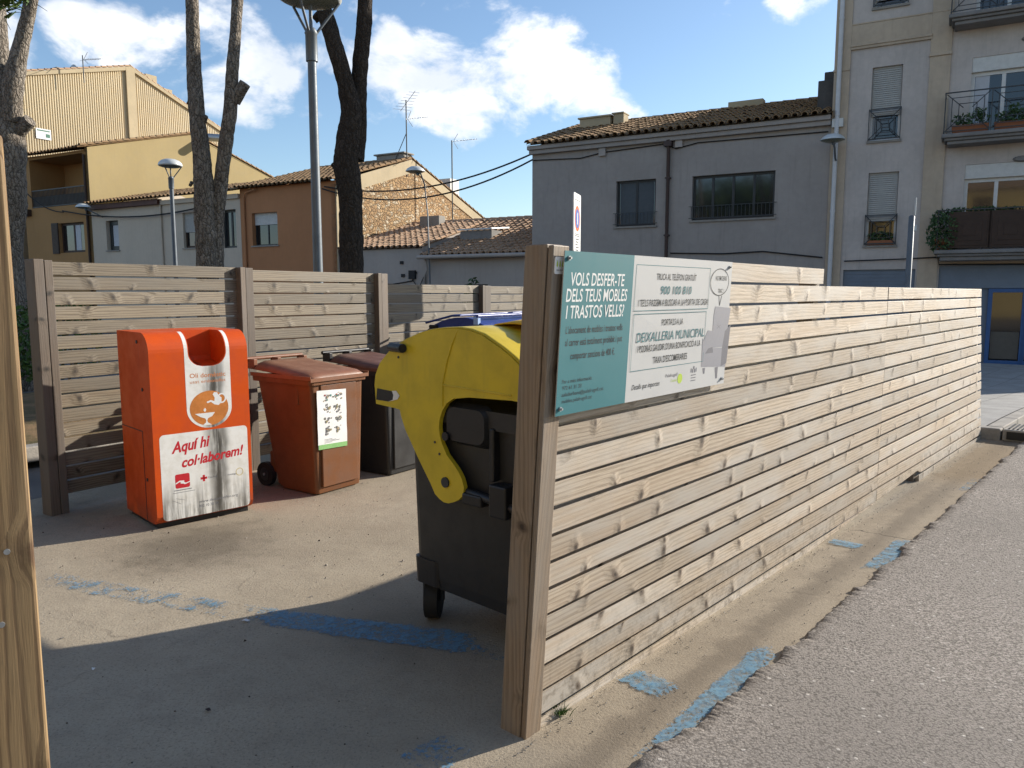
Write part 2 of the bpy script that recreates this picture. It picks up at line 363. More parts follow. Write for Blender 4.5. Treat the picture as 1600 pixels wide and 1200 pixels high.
def asphalt_mat():
    m, t, b = new_mat('coarse_asphalt'); p = objco(t)
    vo = t.add('ShaderNodeTexVoronoi', feature='F1', ins={'Vector': p, 'Scale': 95.0}); vo2 = t.add('ShaderNodeTexVoronoi', feature='F1', ins={'Vector': p, 'Scale': 38.0})
    g = t.sep(vo.outputs['Color'])[0]; g2 = t.sep(vo2.outputs['Color'])[1]; n1 = t.noise(p, 1.1, 6.0, .6); n2 = t.noise(p, 240.0, 3.0, .6)
    cc = t.mix(g, c3((.20,.178,.158)), c3((.42,.375,.335)))
    cc = t.mix(t.mapr(n1, .35, .65), cc, c3((.29,.26,.232)))
    cc = t.mix(t.mapr(vo.outputs['Distance'], .45, .8, 0, .7), cc, c3((.085,.074,.066)))
    lf = t.noise(p, .45, 5.0, .6); cc = t.mix(t.mapr(lf, .42, .66, 0, .42), cc, c3((.165,.148,.132))); oil = t.noise(p, 2.3, 4.0, .6); cc = t.mix(t.mapr(oil, .66, .76, 0, .45), cc, c3((.11,.098,.088)))
    pit = t.noise(p, 75.0, 5.0, .75)
    cc = t.mix(t.mapr(pit, .60, .74, 0, .75), cc, c3((.07,.06,.052)))
    cc = t.mix(t.mapr(pit, .38, .24, 0, .5), cc, c3((.50,.45,.41)))
    st = t.math('MULTIPLY', t.math('GREATER_THAN', g2, .95), t.mapr(vo2.outputs['Distance'], .36, .2))
    cc = t.mix(t.math('MULTIPLY', st, .7), cc, c3((.55,.51,.47)))
    setb(t, b, color=cc, rough=.9, spec=.2)
    h = t.math('ADD', t.math('MULTIPLY', vo.outputs['Distance'], -.0025), t.math('ADD', t.math('MULTIPLY', t.noise(p, 150.0, 5.0, .75), .007), t.math('MULTIPLY', st, .003)))
    setb(t, b, normal=t.bump(h, .75, 1.0)); return m
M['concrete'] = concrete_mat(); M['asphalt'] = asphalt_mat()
M['ground'] = mottled('street_asphalt', (.16,.15,.14), .3, 1.5, .9, .2, .5, 80.0)
M['earth'] = mottled('dry_earth', (.24,.155,.085), .5, 3.0, .95, .1, .9, 40.0, col2=(.10,.085,.04))
M['kerb'] = mottled('kerb_stone', (.36,.33,.29), .3, 4.0, .85, .2, .4, 60.0)
M['paving'] = mottled('paving_concrete', (.36,.345,.32), .25, 3.0, .85, .2, .4, 70.0)

def grid_sheet(name, xs, ys, zf, mat, kind='structure', label=None, cat=None):
    mb = MB(); nx, ny = len(xs), len(ys)
    mb.raw([(x, y, zf(x, y)) for y in ys for x in xs], [(j*nx+i, j*nx+i+1, (j+1)*nx+i+1, (j+1)*nx+i) for j in range(ny-1) for i in range(nx-1)], sm=True)
    return tag(mb.build(name, mat), label, cat, kind=kind)
def spaced(a, b, n): return [a+(b-a)*i/n for i in range(n+1)]
xs = [-400, -150, -60, -40] + spaced(-30, 30, 60) + [40, 60, 150, 400]
ys = [-400, -150, -60, -30] + spaced(-15, 60, 75) + [90, 150, 400]
grid_sheet('ground', xs, ys, lambda x, y: gz(x, y)-.10, M['ground'])

# asphalt road: ragged edge towards the concrete strip, from points seen in the photograph
edge = [(-4.6,-4.2), (-1.2,.55), (.46,2.47), (1.28,3.33), (2.73,4.96), (5.36,7.97), (6.2,8.9)]
def edge_pt(s):
    k = min(int(s), len(edge)-2); f = s-k; a, b = Vector(edge[k]), Vector(edge[k+1]); return a+(b-a)*f
ragged = []
N_E = 1100
for i in range(N_E+1):
    s = (len(edge)-1)*i/N_E; q = edge_pt(s); j = noise.noise(Vector((q.x*5, q.y*5, 0)))*.035 + noise.noise(Vector((q.x*17, q.y*17, 3)))*.016 + noise.noise(Vector((q.x*45, q.y*45, 5)))*.010 + noise.noise(Vector((q.x*110, q.y*110, 7)))*.008
    ragged.append(Vector((q.x+j*.745, q.y-j*.667)))
mb = MB(); rows = [0, .012, .07, .25, .7, 1.5, 3, 6, 12, 25, 60]
for i in range(N_E):
    a, b = ragged[i], ragged[i+1]
    for k in range(len(rows)-1):
        pts = []
        for q, rr in ((a, rows[k]), (a, rows[k+1]), (b, rows[k+1]), (b, rows[k])):
            s = rr; x, y = q.x+s*.745, q.y-s*.667; pts.append((x, y, gz(x, y)+((.020+(.006*noise.noise(Vector((x*30, y*30, 0))) if rr < .02 else 0)) if rr else -.004)+.006*(1-math.exp(-rr*3))))
        mb.face(pts[::-1] if False else pts, sm=True)
tag(mb.build('asphalt_road', M['asphalt'], weld=True), kind='structure')

# concrete slab: the enclosure floor and the strip outside the fence
mb = MB(); nu, nv = 130, 60
def slab_pt(i, j):
    e = ragged[int(N_E*i/nu)]; e = Vector((e.x+.05, e.y-.045)); l = BP + BD*(-6.2+ (i/nu)*14.0) + BN*.55
    f = j/nv; x, y = e.x+(l.x-e.x)*f, e.y+(l.y-e.y)*f
    u = (x-FP.x)*FD.x+(y-FP.y)*FD.y; v = (x-FP.x)*FI.x+(y-FP.y)*FI.y
    dip = -.045*math.exp(-((u-4.3)/1.0)**2)*math.exp(-((v-.06)/.13)**2)
    return (x, y, gz(x, y)+.004*noise.noise(Vector((x*1.3, y*1.3, 0)))+dip)
mb.raw([slab_pt(i, j) for j in range(nv+1) for i in range(nu+1)], [(j*(nu+1)+i, j*(nu+1)+i+1, (j+1)*(nu+1)+i+1, (j+1)*(nu+1)+i) for j in range(nv) for i in range(nu)], sm=True)
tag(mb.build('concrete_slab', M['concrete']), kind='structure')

# planted strip with kerb beyond the back fence
def bpt(t, n, z=0.0): q = BP+BD*t+BN*n; return (q.x, q.y, z)
mb = MB(); n_ = 40
mb.raw([bpt(-9+i*.6, 2.3+j*.8, .05+.03*noise.noise(Vector((i*.5, j*.5, 1)))) for j in range(7) for i in range(n_)], [(j*n_+i, j*n_+i+1, (j+1)*n_+i+1, (j+1)*n_+i) for j in range(6) for i in range(n_-1)], sm=True)
tag(mb.build('earth_bed', M['earth']), kind='structure')
mb = MB()
for i in range(24):
    a, b = -9+i*1.0, -9+(i+1)*1.0-.012
    q = [bpt(a, 2.12, -.03), bpt(b, 2.12, -.03), bpt(b, 2.29, -.03), bpt(a, 2.29, -.03)]
    mb.hexa(q+[(x, y, .12) for x, y, _ in q])
tag(mb.build('kerb', M['kerb'], bevel=.012), kind='structure')

# pavement beyond the far end of the fence, with a kerb
K = gnd(1562, 688); mb = MB()
def ppt(a, b, h): q = K + FD*a + FI*b; return (q.x, q.y, gz(q.x, q.y)+h)
for i in range(14):
    for j in range(8):
        a0, a1, b0, b1 = .17+i*.95, .17+(i+1)*.95-.008, .17+j*.6, .17+(j+1)*.6-.008
        mb.face([ppt(a0, b0, .12), ppt(a1, b0, .12), ppt(a1, b1, .12), ppt(a0, b1, .12)], random.random())
tag(mb.build('pavement', M['paving']), kind='structure')
mb = MB()
for i in range(8):
    b0, b1 = i*.8, (i+1)*.8-.01; q = [ppt(0, b0, -.1), ppt(.16, b0, -.1), ppt(.16, b1, -.1), ppt(0, b1, -.1)]
    mb.hexa(q+[ppt(0, b0, .125), ppt(.16, b0, .125), ppt(.16, b1, .125), ppt(0, b1, .125)])
for i in range(14):
    a0, a1 = .17+i*.9, .17+(i+1)*.9-.01; q = [ppt(a0, 0, -.1), ppt(a1, 0, -.1), ppt(a1, .16, -.1), ppt(a0, .16, -.1)]
    mb.hexa(q+[ppt(a0, 0, .125), ppt(a1, 0, .125), ppt(a1, .16, .125), ppt(a0, .16, .125)])
tag(mb.build('pavement_kerb', M['kerb'], bevel=.012), kind='structure')
dr = thing('storm_drain', 'dark cast iron storm drain set in the kerb past the far fence end', 'drain', tuple(ppt(.0, -.34, 0)), FROT)
mb = MB(); mb.box(0, .5, -.02, .32, .0, .125); o_ = mb.build('drain_block', M['kerb'], dr, bevel=.01)
mb = MB(); mb.box(-.012, .0, .02, .28, .02, .105); mb.build('opening', M['black'], dr)
mb = MB()
for i in range(7): mb.box(.05, .45, .02+i*.04, .035+i*.04, .127, .135)
mb.build('grate', M['iron'], dr)

# ------------------------------------------------------------------ blue parking-line paint, worn away in patches
def paint_mat(name, thr):
    m, t, b = new_mat(name); p = objco(t)
    n = t.noise(p, 9.0, 8.0, .72, .4); n2 = t.noise(p, 70.0, 5.0, .7)
    uv = rnd(t)
    f = t.math('ADD', t.math('MULTIPLY', n, .5), t.math('MULTIPLY', n2, .5))
    wear = t.add('ShaderNodeAttribute', attribute_type='GEOMETRY', attribute_name='wear').outputs['Fac']
    th_ = t.math('ADD', thr, t.math('MULTIPLY', wear, .15)); a = t.math('MULTIPLY', t.mapr(t.math('SUBTRACT', f, th_), -.015, .035), t.mapr(t.noise(p, 22.0, 5.0, .7), .36, .6, .30, .80))
    setb(t, b, color=t.mix(t.mapr(n2, .35, .7), c3((.18,.32,.41)), c3((.09,.215,.345))), rough=.8, spec=.2, alpha=a)
    return m
M['paint'] = paint_mat('worn_blue_paint', .432)
M['paint_thin'] = paint_mat('very_worn_blue_paint', .515)
def paint(label, pts, mat='paint', n=14, z=.0045):
    """pts: four ground corners; wear grows towards the rim of the strip"""
    a, b, c, d = [Vector(gnd(*q)) for q in pts]; mb = MB(); k = n
    vs = []; wr = []
    for j in range(k+1):
        for i in range(k+1):
            s, r_ = i/k, j/k; q = (a*(1-s)+b*s)*(1-r_) + (d*(1-s)+c*s)*r_
            vs.append((q.x, q.y, gz(q.x, q.y)+z+.004*noise.noise(Vector((q.x*1.3, q.y*1.3, 0)))))
            e = min(s, 1-s, r_, 1-r_)*2; wr.append(max(0, 1-e*3.5))
    mb.raw(vs, [(j*(k+1)+i, j*(k+1)+i+1, (j+1)*(k+1)+i+1, (j+1)*(k+1)+i) for j in range(k) for i in range(k)])
    o = mb.build('painted_line', M[mat]); at_ = o.data.attributes.new('wear', 'FLOAT', 'POINT'); at_.data.foreach_set('value', wr)
    return tag(o, label, 'road marking', 'worn blue parking lines')
paint('long worn blue line on the shaded concrete beside the yellow lidded container', [(372,944),(770,990),(790,1034),(385,976)])
paint('flaked remains of the blue line on the sunlit concrete left of the orange bin foot', [(50,886),(400,945),(385,975),(45,915)], 'paint_thin', 20)
paint('small worn blue patch on shaded concrete left of the front post foot', [(600,1185),(700,1140),(760,1160),(690,1230)], 'paint_thin')
paint('short light blue cross stroke on the strip close to the front fence post', [(960,1062),(1000,1045),(1072,1075),(1030,1098)])
paint('large light blue stripe along the asphalt edge nearest the camera', [(985,1185),(1180,1008),(1232,1012),(1055,1200)])
paint('small light blue cross stroke on the strip under the middle of the fence', [(1285,848),(1302,842),(1356,852),(1338,860)])
paint('light blue stripe along the asphalt edge under the middle of the fence', [(1342,890),(1398,843),(1438,840),(1382,896)])
paint('faint far blue stripe at the asphalt edge near the far fence end', [(1492,768),(1520,745),(1540,747),(1510,771)], 'paint_thin')

# ------------------------------------------------------------------ front fence (leans outward near us, inward at its far end)
def leaned(mb): mb.v = [(x, y-lean(x)*z, z) for x, y, z in mb.v]; return mb
def long_box(mb, x0, x1, y0, y1, z0, z1, r, zb=None, n=10, wob=.0, drop=.0):
    """a board cut along its length so that it can follow the twist of the fence"""
    rings = []
    for i in range(n+1):
        x = x0+(x1-x0)*i/n; a = z0 if zb is None else max(z0, zb(x)); q = wob*noise.noise(Vector((x*.6, r*9, 0))); y_ = y0+wob*noise.noise(Vector((x*.5, r*13, 4)))
        rings.append([(x, y_, a+q), (x, y1, a+q), (x, y1, z1+q-drop), (x, y_, z1+q)])
    mb.loft(rings, True, r, 0, False)
ff = thing('slat_fence', 'long pale weathered slat fence along the asphalt carrying the teal and white sign', 'fence', tuple(FP), FROT, None)
def post_shape(x0, x1, z0, z1, lap=.02):
    """two laminated pieces with a groove between"""
    mb = MB(); r1 = random.random()
    mb.box(x0, x1, .026, .12, z0, z1, r1); mb.box(x0+.012, x1, .020, .027, z0, z1-.012, r1); mb.box(x0+.002, x1, 0, .021, z0, z1-.004, random.random()); return mb
leaned(post_shape(-.09, 0, -.05, 1.757)).build('post', M['post_road'], ff, bevel=.004)
def zb_gap(x): return -.02 if x < 2.2 else (-.02+.036*(x-2.2) if x < 5.12 else -.05)
def slats(x0, x1):
    """full-length boards; the top one stops at 2.55, the lowest is cut away over the hollow between 3.95 and 5.12"""
    mb = MB()
    for k in range(18):
        zt = 1.737-.1*k; z0 = zt-.0872; y = .012+random.uniform(-.0025, .0025); a, b = x0, x1-.003
        if k == 0:
            if x0 > 1: continue
            b = 2.55
        if k == 17 and x0 > 1: a = 5.122
        long_box(mb, a, b, y, .044, z0, zt, random.random(), zb_gap if z0 < .08 else None, 36, .0010, .014 if k < 4 else .030)
        if 3 <= k < 16: long_box(mb, a+.002, b-.002, .0455, .0515, z0-.066, z0+.008, random.random(), None, 12, .0)     # added lath behind the gap, blocks sun leaks and keeps it dark
    return leaned(mb)
slats(0.0, 3.95).build('slat_panel', M['board_road'], ff, bevel=.003)
slats(3.952, 7.6).build('slat_panel', M['board_road'], ff, bevel=.003)
for x_, zt in ((2.5, 1.70), (5.08, 1.60), (7.5, 1.60)):
    mb = MB(); mb.box(x_, x_+.09, .047, .14, -.15, zt, random.random()); leaned(mb).build('post', M['post_back'], ff, bevel=.004)

# information board on the fence
SB = (-.05, 1.184); SW, SH = 1.275, .552
sg = thing('information_sign', 'teal and white notice board about old furniture fixed to the pale front fence', 'sign', tuple(FP+FD*SB[0]), FROT)
def s_xz(u, z):
    zf = (z-1.164)/.582; return 1.272*(u-.071-.055*zf)/1.30, .55*zf
def signed(mb):     # local sign coordinates -> on the leaning fence, 2 cm proud of it
    mb.v = [(x, (y*.2 if -.003 < y < 0 else y)-.02-lean(x+SB[0])*(z+SB[1]), z+SB[1]) for x, y, z in mb.v]; return mb
mb = MB(); mb.box(0, SW, 0, .004, 0, SH); signed(mb).build('board', M['board_white'], sg)
mb = MB(); dx = .432; mb.face([(0, -.0006, 0), (dx, -.0006, 0), (dx, -.0006, SH), (0, -.0006, SH)]); signed(mb).build('teal_field', M['teal'], sg)
def line(mb, body, u0, u1, z, h, **kw):
    x0, zz = s_xz(u0, z); x1, _ = s_xz(u1, z); text_mb(mb, body, x0, x1, zz, h, y=-.0014, **kw)
def lines(name, mat, rows):
    for body, u0, u1, z, h, kw in rows: mb = MB(); line(mb, body, u0, u1, z, h, **kw); signed(mb).build(name, mat, sg)
HB = dict(bold=.012, shear=.10)
lines('heading_lettering', M['white_ink'], [('VOLS DESFER-TE', .158, .497, 1.629, .042, HB), ('DELS TEUS MOBLES', .131, .516, 1.572, .042, HB), ('I TRASTOS VELLS?', .130, .496, 1.513, .042, HB)])
BB, SM = dict(bold=.006), dict(bold=.004)
lines('body_lettering', M['ink'], [("L'abocament de mobles i trastos vells", .130, .489, 1.4585, .024, BB), ('al carrer està totalment prohibit i pot', .126, .487, 1.4145, .024, BB), ('comportar sancions de 400 €.', .157, .438, 1.3655, .024, BB)])
lines('contact_lettering', M['ink'], [('Per a més informació:', .109, .290, 1.280, .013, {}), ('972 61 31 33', .110, .224, 1.2565, .013, {}), ('aalsdurbans@palafrugell.cat', .107, .364, 1.2325, .013, {}), ('mobles.palafrugell.cat', .108, .289, 1.208, .013, {})])
lines('dark_lettering', M['ink'], [('TRUCA AL TELÈFON GRATUÏT', .737, 1.073, 1.656, .024, BB), ("I TE'LS PASSEM A BUSCAR A LA PORTA DE CASA!", .601, 1.192, 1.549, .025, BB), ("PORTA'LS A LA", .786, .965, 1.467, .024, BB), ("I PODRÀS GAUDIR D'UNA BONIFICACIÓ A LA", .598, 1.127, 1.3625, .025, BB), ("TAXA D'ESCOMBRARIES", .720, 1.006, 1.3095, .026, BB), ('NO EM DEIXIS', 1.262, 1.372, 1.660, .019, SM), ('TIRAT...!', 1.287, 1.345, 1.602, .018, SM)])
lines('signature_lettering', M['ink'], [('Detalls que importen', .560, .775, 1.2105, .020, dict(shear=.35))])
lines('teal_lettering', M['teal_ink'], [('900 100 810', .771, 1.033, 1.5975, .031, dict(bold=.006, shear=.08)), ('DEIXALLERIA MUNICIPAL', .592, 1.161, 1.404, .036, dict(bold=.0, shear=.10))])
mb = MB()
def sbox(u0, z0, u1, z1):
    a, c = s_xz(u0, z0), s_xz(u1, z1)
    for p, q in (((a[0], a[1]), (c[0], a[1])), ((c[0], a[1]), (c[0], c[1])), ((c[0], c[1]), (a[0], c[1])), ((a[0], c[1]), (a[0], a[1]))): linexz(mb, p, q, .0022, -.0013)
sbox(.568, 1.531, 1.207, 1.713); signed(mb).build('text_box', M['teal_ink'], sg)
mb = MB(); sbox(.549, 1.288, 1.178, 1.5175); signed(mb).build('text_box', M['teal_ink'], sg)
# speech bubble and armchair drawing
mb = MB(); bc = s_xz(1.315, 1.652); ringxz(mb, bc[0]-.012, bc[1], .092, .060, .004, -.0013)
ta = s_xz(1.306, 1.543); linexz(mb, (ta[0], ta[1]), (ta[0]-.012, bc[1]-.059), .004, -.00135); linexz(mb, (ta[0], ta[1]), (ta[0]+.016, bc[1]-.059), .004, -.0014)
signed(mb).build('speech_bubble', M['ink'], sg)
def spoly(mb, pts, y, m=0): mb.face([(lambda q: (q[0], y, q[1]))(s_xz(*p)) for p in pts], 0, m)
mb = MB()
spoly(mb, [(1.235,1.345),(1.375,1.345),(1.425,1.53),(1.265,1.54),(1.252,1.50)], -.0010)
spoly(mb, [(1.140,1.262),(1.385,1.245),(1.40,1.34),(1.215,1.345),(1.165,1.36),(1.15,1.40)], -.0012)
spoly(mb, [(1.145,1.37),(1.20,1.43),(1.248,1.425),(1.245,1.35),(1.20,1.325),(1.15,1.33)], -.0014)
signed(mb).build('armchair_drawing', M['grey_ink'], sg)
mb = MB()
spoly(mb, [(1.175,1.322),(1.255,1.322),(1.247,1.35),(1.205,1.345)], -.0018); spoly(mb, [(1.335,1.25),(1.395,1.262),(1.43,1.45),(1.37,1.42),(1.345,1.34)], -.0016)
spoly(mb, [(1.155,1.255),(1.18,1.255),(1.175,1.228),(1.162,1.228)], -.0016); spoly(mb, [(1.275,1.25),(1.308,1.25),(1.302,1.195),(1.285,1.195)], -.0016)
for a, b in (((1.285,1.435),(1.325,1.452)), ((1.29,1.452),(1.32,1.434))): linexz(mb, s_xz(*a), s_xz(*b), .002, -.002)
signed(mb).build('armchair_shading', M['grey_ink_d'], sg)
mb = MB(); line(mb, 'Palafrugell', .824, .925, 1.240, .013); signed(mb).build('town_lettering', M['grey_ink_d'], sg); mb = MB()
q = s_xz(1.071, 1.246); 
for a, b, c_, d in ((-.006,.006,.0,.012), (-.014,-.004,-.016,.0), (.004,.014,-.016,.0), (-.026,-.020,-.014,.004), (.020,.026,-.014,.004)): mb.face([(q[0]+a, -.0014, q[1]+c_+.012), (q[0]+b, -.0014, q[1]+c_+.012), (q[0]+b, -.0014, q[1]+d+.012), (q[0]+a, -.0014, q[1]+d+.012)])
for k in range(3): linexz(mb, (q[0]-.022, q[1]-.014-.012*k), (q[0]+.022, q[1]-.014-.012*k), .004, -.0014)
signed(mb).build('town_logo', M['grey_ink_d'], sg)
mb = MB(); q = s_xz(.948, 1.225); disc(mb, q[0], q[1], .021, .021, -.0014); signed(mb).build('green_logo', M['green_ink'], sg); mb = MB(); line(mb, 'Circular', .868, .922, 1.216, .011); signed(mb).build('green_lettering', M['green_ink'], sg)
for x_, z_ in ((.022, SH-.024), (.022, .024), (SW-.03, SH-.024), (SW-.03, .024)):
    mb = MB(); mb.tube([(x_, .002, z_), (x_, -.006, z_)], .0075, 12); mb.tube([(x_, -.006, z_), (x_, -.013, z_)], .0045, 6); signed(mb).build('bolt', M['steel'], sg)
pl = thing('plaque', 'tiny white plaque with four green drops at the top of the front fence post', 'plaque', tuple(FP+FD*-.078), FROT)
def plq(mb): mb.v = [(x, y-.003-lean(x-.078)*(z+1.660), z+1.660) for x, y, z in mb.v]; return mb
mb = MB(); mb.prism([(x, 0, z) for x, z in rrect(0, .068, 0, .056, .007)], (0, .003, 0)); plq(mb).build('plate', M['white_panel'], pl)
mb = MB()
for k in range(4):
    x_ = .0125+k*.0145; mb.face([(x_-.004, -.0006, .026), (x_, -.0006, .022), (x_+.004, -.0006, .026), (x_+.0035, -.0006, .036), (x_, -.0006, .046), (x_-.0035, -.0006, .036)])
plq(mb).build('drops', M['green_ink'], pl)
mb = MB(); text_mb(mb, 'zona controlada', .009, .060, .010, .007, y=-.0006); plq(mb).build('lettering', M['ink'], pl)

# ------------------------------------------------------------------ back fence and the near post
bf = thing('slat_fence', 'brown slat fence of stepped panels standing behind the row of bins', 'fence', tuple(BP), BROT)
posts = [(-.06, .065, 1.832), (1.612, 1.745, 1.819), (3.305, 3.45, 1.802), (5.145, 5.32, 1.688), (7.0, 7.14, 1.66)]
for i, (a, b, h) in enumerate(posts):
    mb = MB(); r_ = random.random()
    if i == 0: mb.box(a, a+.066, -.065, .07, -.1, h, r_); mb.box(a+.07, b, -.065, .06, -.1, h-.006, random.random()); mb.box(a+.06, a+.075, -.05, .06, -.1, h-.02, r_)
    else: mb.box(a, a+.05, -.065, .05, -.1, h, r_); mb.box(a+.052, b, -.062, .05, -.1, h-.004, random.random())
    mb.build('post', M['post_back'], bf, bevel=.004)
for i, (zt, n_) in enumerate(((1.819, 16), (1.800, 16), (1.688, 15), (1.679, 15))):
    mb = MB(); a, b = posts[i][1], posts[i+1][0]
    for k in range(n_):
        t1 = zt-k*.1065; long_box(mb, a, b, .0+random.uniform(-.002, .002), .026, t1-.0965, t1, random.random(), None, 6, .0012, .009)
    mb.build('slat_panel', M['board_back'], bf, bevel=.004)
np_ = thing('fence_post', 'amber coloured new timber post close to the camera at the left edge', 'post', (-.689, 1.07, 0), R(31.6))
mb = MB(); mb.box(-.14, 0, 0, .024, -.2, 1.812, .37); mb.build('front_board', M['post_fresh'], np_, bevel=.004)
mb = MB(); mb.box(-.138, -.003, .027, .12, -.2, 1.805, .71); mb.build('post_core', M['post_fresh'], np_, bevel=.004)
mb = MB()
for x_, z_ in ((-.032, 1.235), (-.045, 1.13), (-.03, .75)): mb = MB(); mb.tube([(x_, .0, z_), (x_, -.002, z_)], .0042, 10); mb.build('screw', M['steel'], np_)

# no parking sign standing behind the fence
NPd = unit(.29, .956)
ns = thing('no_parking_sign', 'narrow white no parking sign seen nearly edge on above the front fence', 'sign', (.745, 9.42, gz(.745, 9.42)), math.atan2(NPd.y, NPd.x))
zb = -gz(.745, 9.42)
mb = MB(); mb.tube([(.2, .035, -.1), (.2, .035, 2.8+zb)], .025, 12); mb.build('pole', M['steel'], ns)
mb = MB(); mb.prism([(x, 0, z+zb) for x, z in rrect(0, .4, 2.1, 2.80, .03)], (0, .012, 0)); mb.build('plate', M['white_panel'], ns)
mb = MB(); disc(mb, .2, 2.5+zb, .155, None, -.001, 32); mb.build('red_ring', plain('sign_red', (.62,.13,.04), .4, .4), ns)
mb = MB(); disc(mb, .2, 2.5+zb, .115, None, -.002, 32); mb.build('blue_disc', plain('sign_blue', (.08,.14,.42), .4, .4), ns)
mb = MB(); mb.face([(x, -.003, z+zb) for x, z in ((.18,2.43),(.22,2.43),(.22,2.57),(.18,2.57))]); mb.build('white_symbol', M['white_ink'], ns)
mb = MB()
for z_ in (2.72, 2.31, 2.29): linexz(mb, (.06, z_+zb), (.34, z_+zb), .009, -.001)
for k in range(5): linexz(mb, (.1+.02*(k % 2), 2.25-.033*k+zb), (.3-.03*(k % 3), 2.25-.033*k+zb), .013, -.001)
mb.build('small_print', M['ink'], ns)
mb = MB()
for k in range(4): linexz(mb, (.1+.06*k, 2.755+zb), (.13+.06*k, 2.755+zb), .014, -.001)
mb.build('top_lettering', M['ink'], ns)

# ------------------------------------------------------------------ orange oil bin
def orange_mat():
    m, t, b = new_mat('orange_painted_steel'); p = objco(t); o = t.sep(p)
    n = t.noise(p, 5.0, 6.0, .6); st = t.noise(t.vmath('MULTIPLY', p, (18, 18, 1.2)), 1.0, 6.0, .65); sp = t.noise(p, 40.0, 3.0, .6)
    cc = t.mix(t.mapr(n, .35, .7), c3((.58,.076,.006)), c3((.49,.058,.005)))
    cc = t.mix(t.mapr(st, .55, .8, 0, .35), cc, c3((.25,.04,.015)))
    low = t.mapr(o[2], .22, .0)
    cc = t.mix(t.math('MULTIPLY', low, t.mapr(n, .35, .6, 0, .55)), cc, c3((.13,.06,.035)))
    cc = t.mix(t.mapr(sp, .70, .74, 0, .6), cc, c3((.12,.045,.03)))
    slotd = t.vmath('LENGTH', t.vmath('MULTIPLY', t.vmath('SUBTRACT', p, (.33, .13, 1.16)), (1, .6, 1)), out=1)
    cc = t.mix(t.math('MULTIPLY', t.mapr(t.math('ADD', slotd, t.math('MULTIPLY', t.math('SUBTRACT', n, .5), .12)), .11, .05), t.mapr(o[1], .02, .05, 0, .85)), cc, c3((.03,.018,.012)))
    setb(t, b, color=cc, rough=t.mapr(n, .3, .7, .4, .6), spec=.25); return m
def label_mat(strength=1.0):
    m, t, b = new_mat('stained_white_label'); p = objco(t); o = t.sep(p)
    n = t.noise(t.vmath('MULTIPLY', p, (30, 30, 2.2)), 1.0, 7.0, .7); n2 = t.noise(p, 14.0, 6.0, .65); wob = t.math('MULTIPLY', t.math('SUBTRACT', t.noise(t.vmath('MULTIPLY', p, (2, 2, 3)), 1.0, 3.0), .5), .12)
    cx = t.math('ABSOLUTE', t.math('SUBTRACT', t.math('ADD', o[0], wob), .43))
    streak = t.math('MULTIPLY', t.mapr(cx, .105, .0), t.mapr(n, .27, .55))
    lowg = t.math('MULTIPLY', t.mapr(o[2], .40, .04), t.mapr(n, .36, .64, 0, .85))
    edge_ = t.math('MULTIPLY', t.mapr(t.math('ABSOLUTE', t.math('SUBTRACT', t.math('ADD', o[0], wob), .47)), .055, .0), t.mapr(n, .28, .48))
    d = t.math('MAXIMUM', t.math('MULTIPLY', streak, .96), t.math('MAXIMUM', lowg, t.math('MULTIPLY', edge_, .75)))
    d = t.math('MULTIPLY', d, t.mapr(o[2], 1.15, .95, .75, 1.0))
    cc = t.mix(t.mapr(n2, .4, .7), c3((.74,.73,.70)), c3((.64,.62,.57)))
    cc = t.mix(d, cc, c3((.038,.032,.024)))
    setb(t, b, color=cc, rough=.45, spec=.4); return m
M['orange'] = orange_mat(); M['oil_label'] = label_mat()
M['stain'] = M['oil_label']
M['circle_orange'] = mottled('printed_orange', (.58,.20,.04), .25, 6.0, .5, .4)
OBX = unit(.716, .698)
ob = thing('oil_collection_bin', 'orange household cooking oil bin with white label and U shaped slot', 'bin', (-2.389, 5.03, .0), math.atan2(OBX.y, OBX.x))
OW, OD, OH = .68, .60, 1.335
s0, s1 = .262, .518; OFF = .004
prof = [(.05, .035), (.018, .05), (.0, .09)] + [(0, .2), (0, .9)] + [(.135-.135*math.cos(R(a)), 1.2+.135*math.sin(R(a))) for a in range(0, 91, 10)] + [(OD, OH), (OD, .035)]
def profx(x0, x1, pr, mb, sm=True): mb.prism([(x0, y, z) for y, z in pr], (x1-x0, 0, 0))
mb = MB(); profx(0, s0, prof, mb); profx(s1, OW, prof, mb)
cav = [(.05, .035), (.018, .05), (.0, .09), (0, .2), (0, 1.095), (.05, 1.085), (.24, 1.12), (.25, 1.15), (.25, OH), (OD, OH), (OD, .035)]
profx(s0, s1, cav, mb)
rc = .10
for sx, x_ in ((1, s0), (-1, s1)):
    pts = [(x_, .0, 1.095)] + [(x_+sx*(rc-rc*math.sin(R(a))), 0, 1.095+rc-rc*math.cos(R(a))) for a in range(0, 91, 15)]
    mb.prism(pts, (0, .03, 0))
body = mb.build('body', M['orange'], ob, weld=False)
mb = MB(); mb.box(.02, OW-.02, .05, OD-.04, 0, .036); mb.build('base', M['black'], ob)
mb = MB(); mb.box(-.0015, .0, .19, OD, .655, .661); mb.box(-.002, .0, .185, .192, .04, .66); mb.build('door_seam', M['black'], ob)
mb = MB()
for y_, z_ in ((.2, 1.27), (.14, .95), (.14, .33)): mb = MB(); mb.tube([(-.001, y_, z_), (-.006, y_, z_)], .012, 10); mb.build('rivet', M['iron'], ob)
def front_y(z):  # front surface depth at height z
    return 0.0 if z <= 1.2 else .135-.135*math.cos(math.asin(min(1, (z-1.2)/.135)))
def onfront(mb, lift): mb.v = [(x, y+front_y(z)-lift, z) for x, y, z in mb.v]; return mb
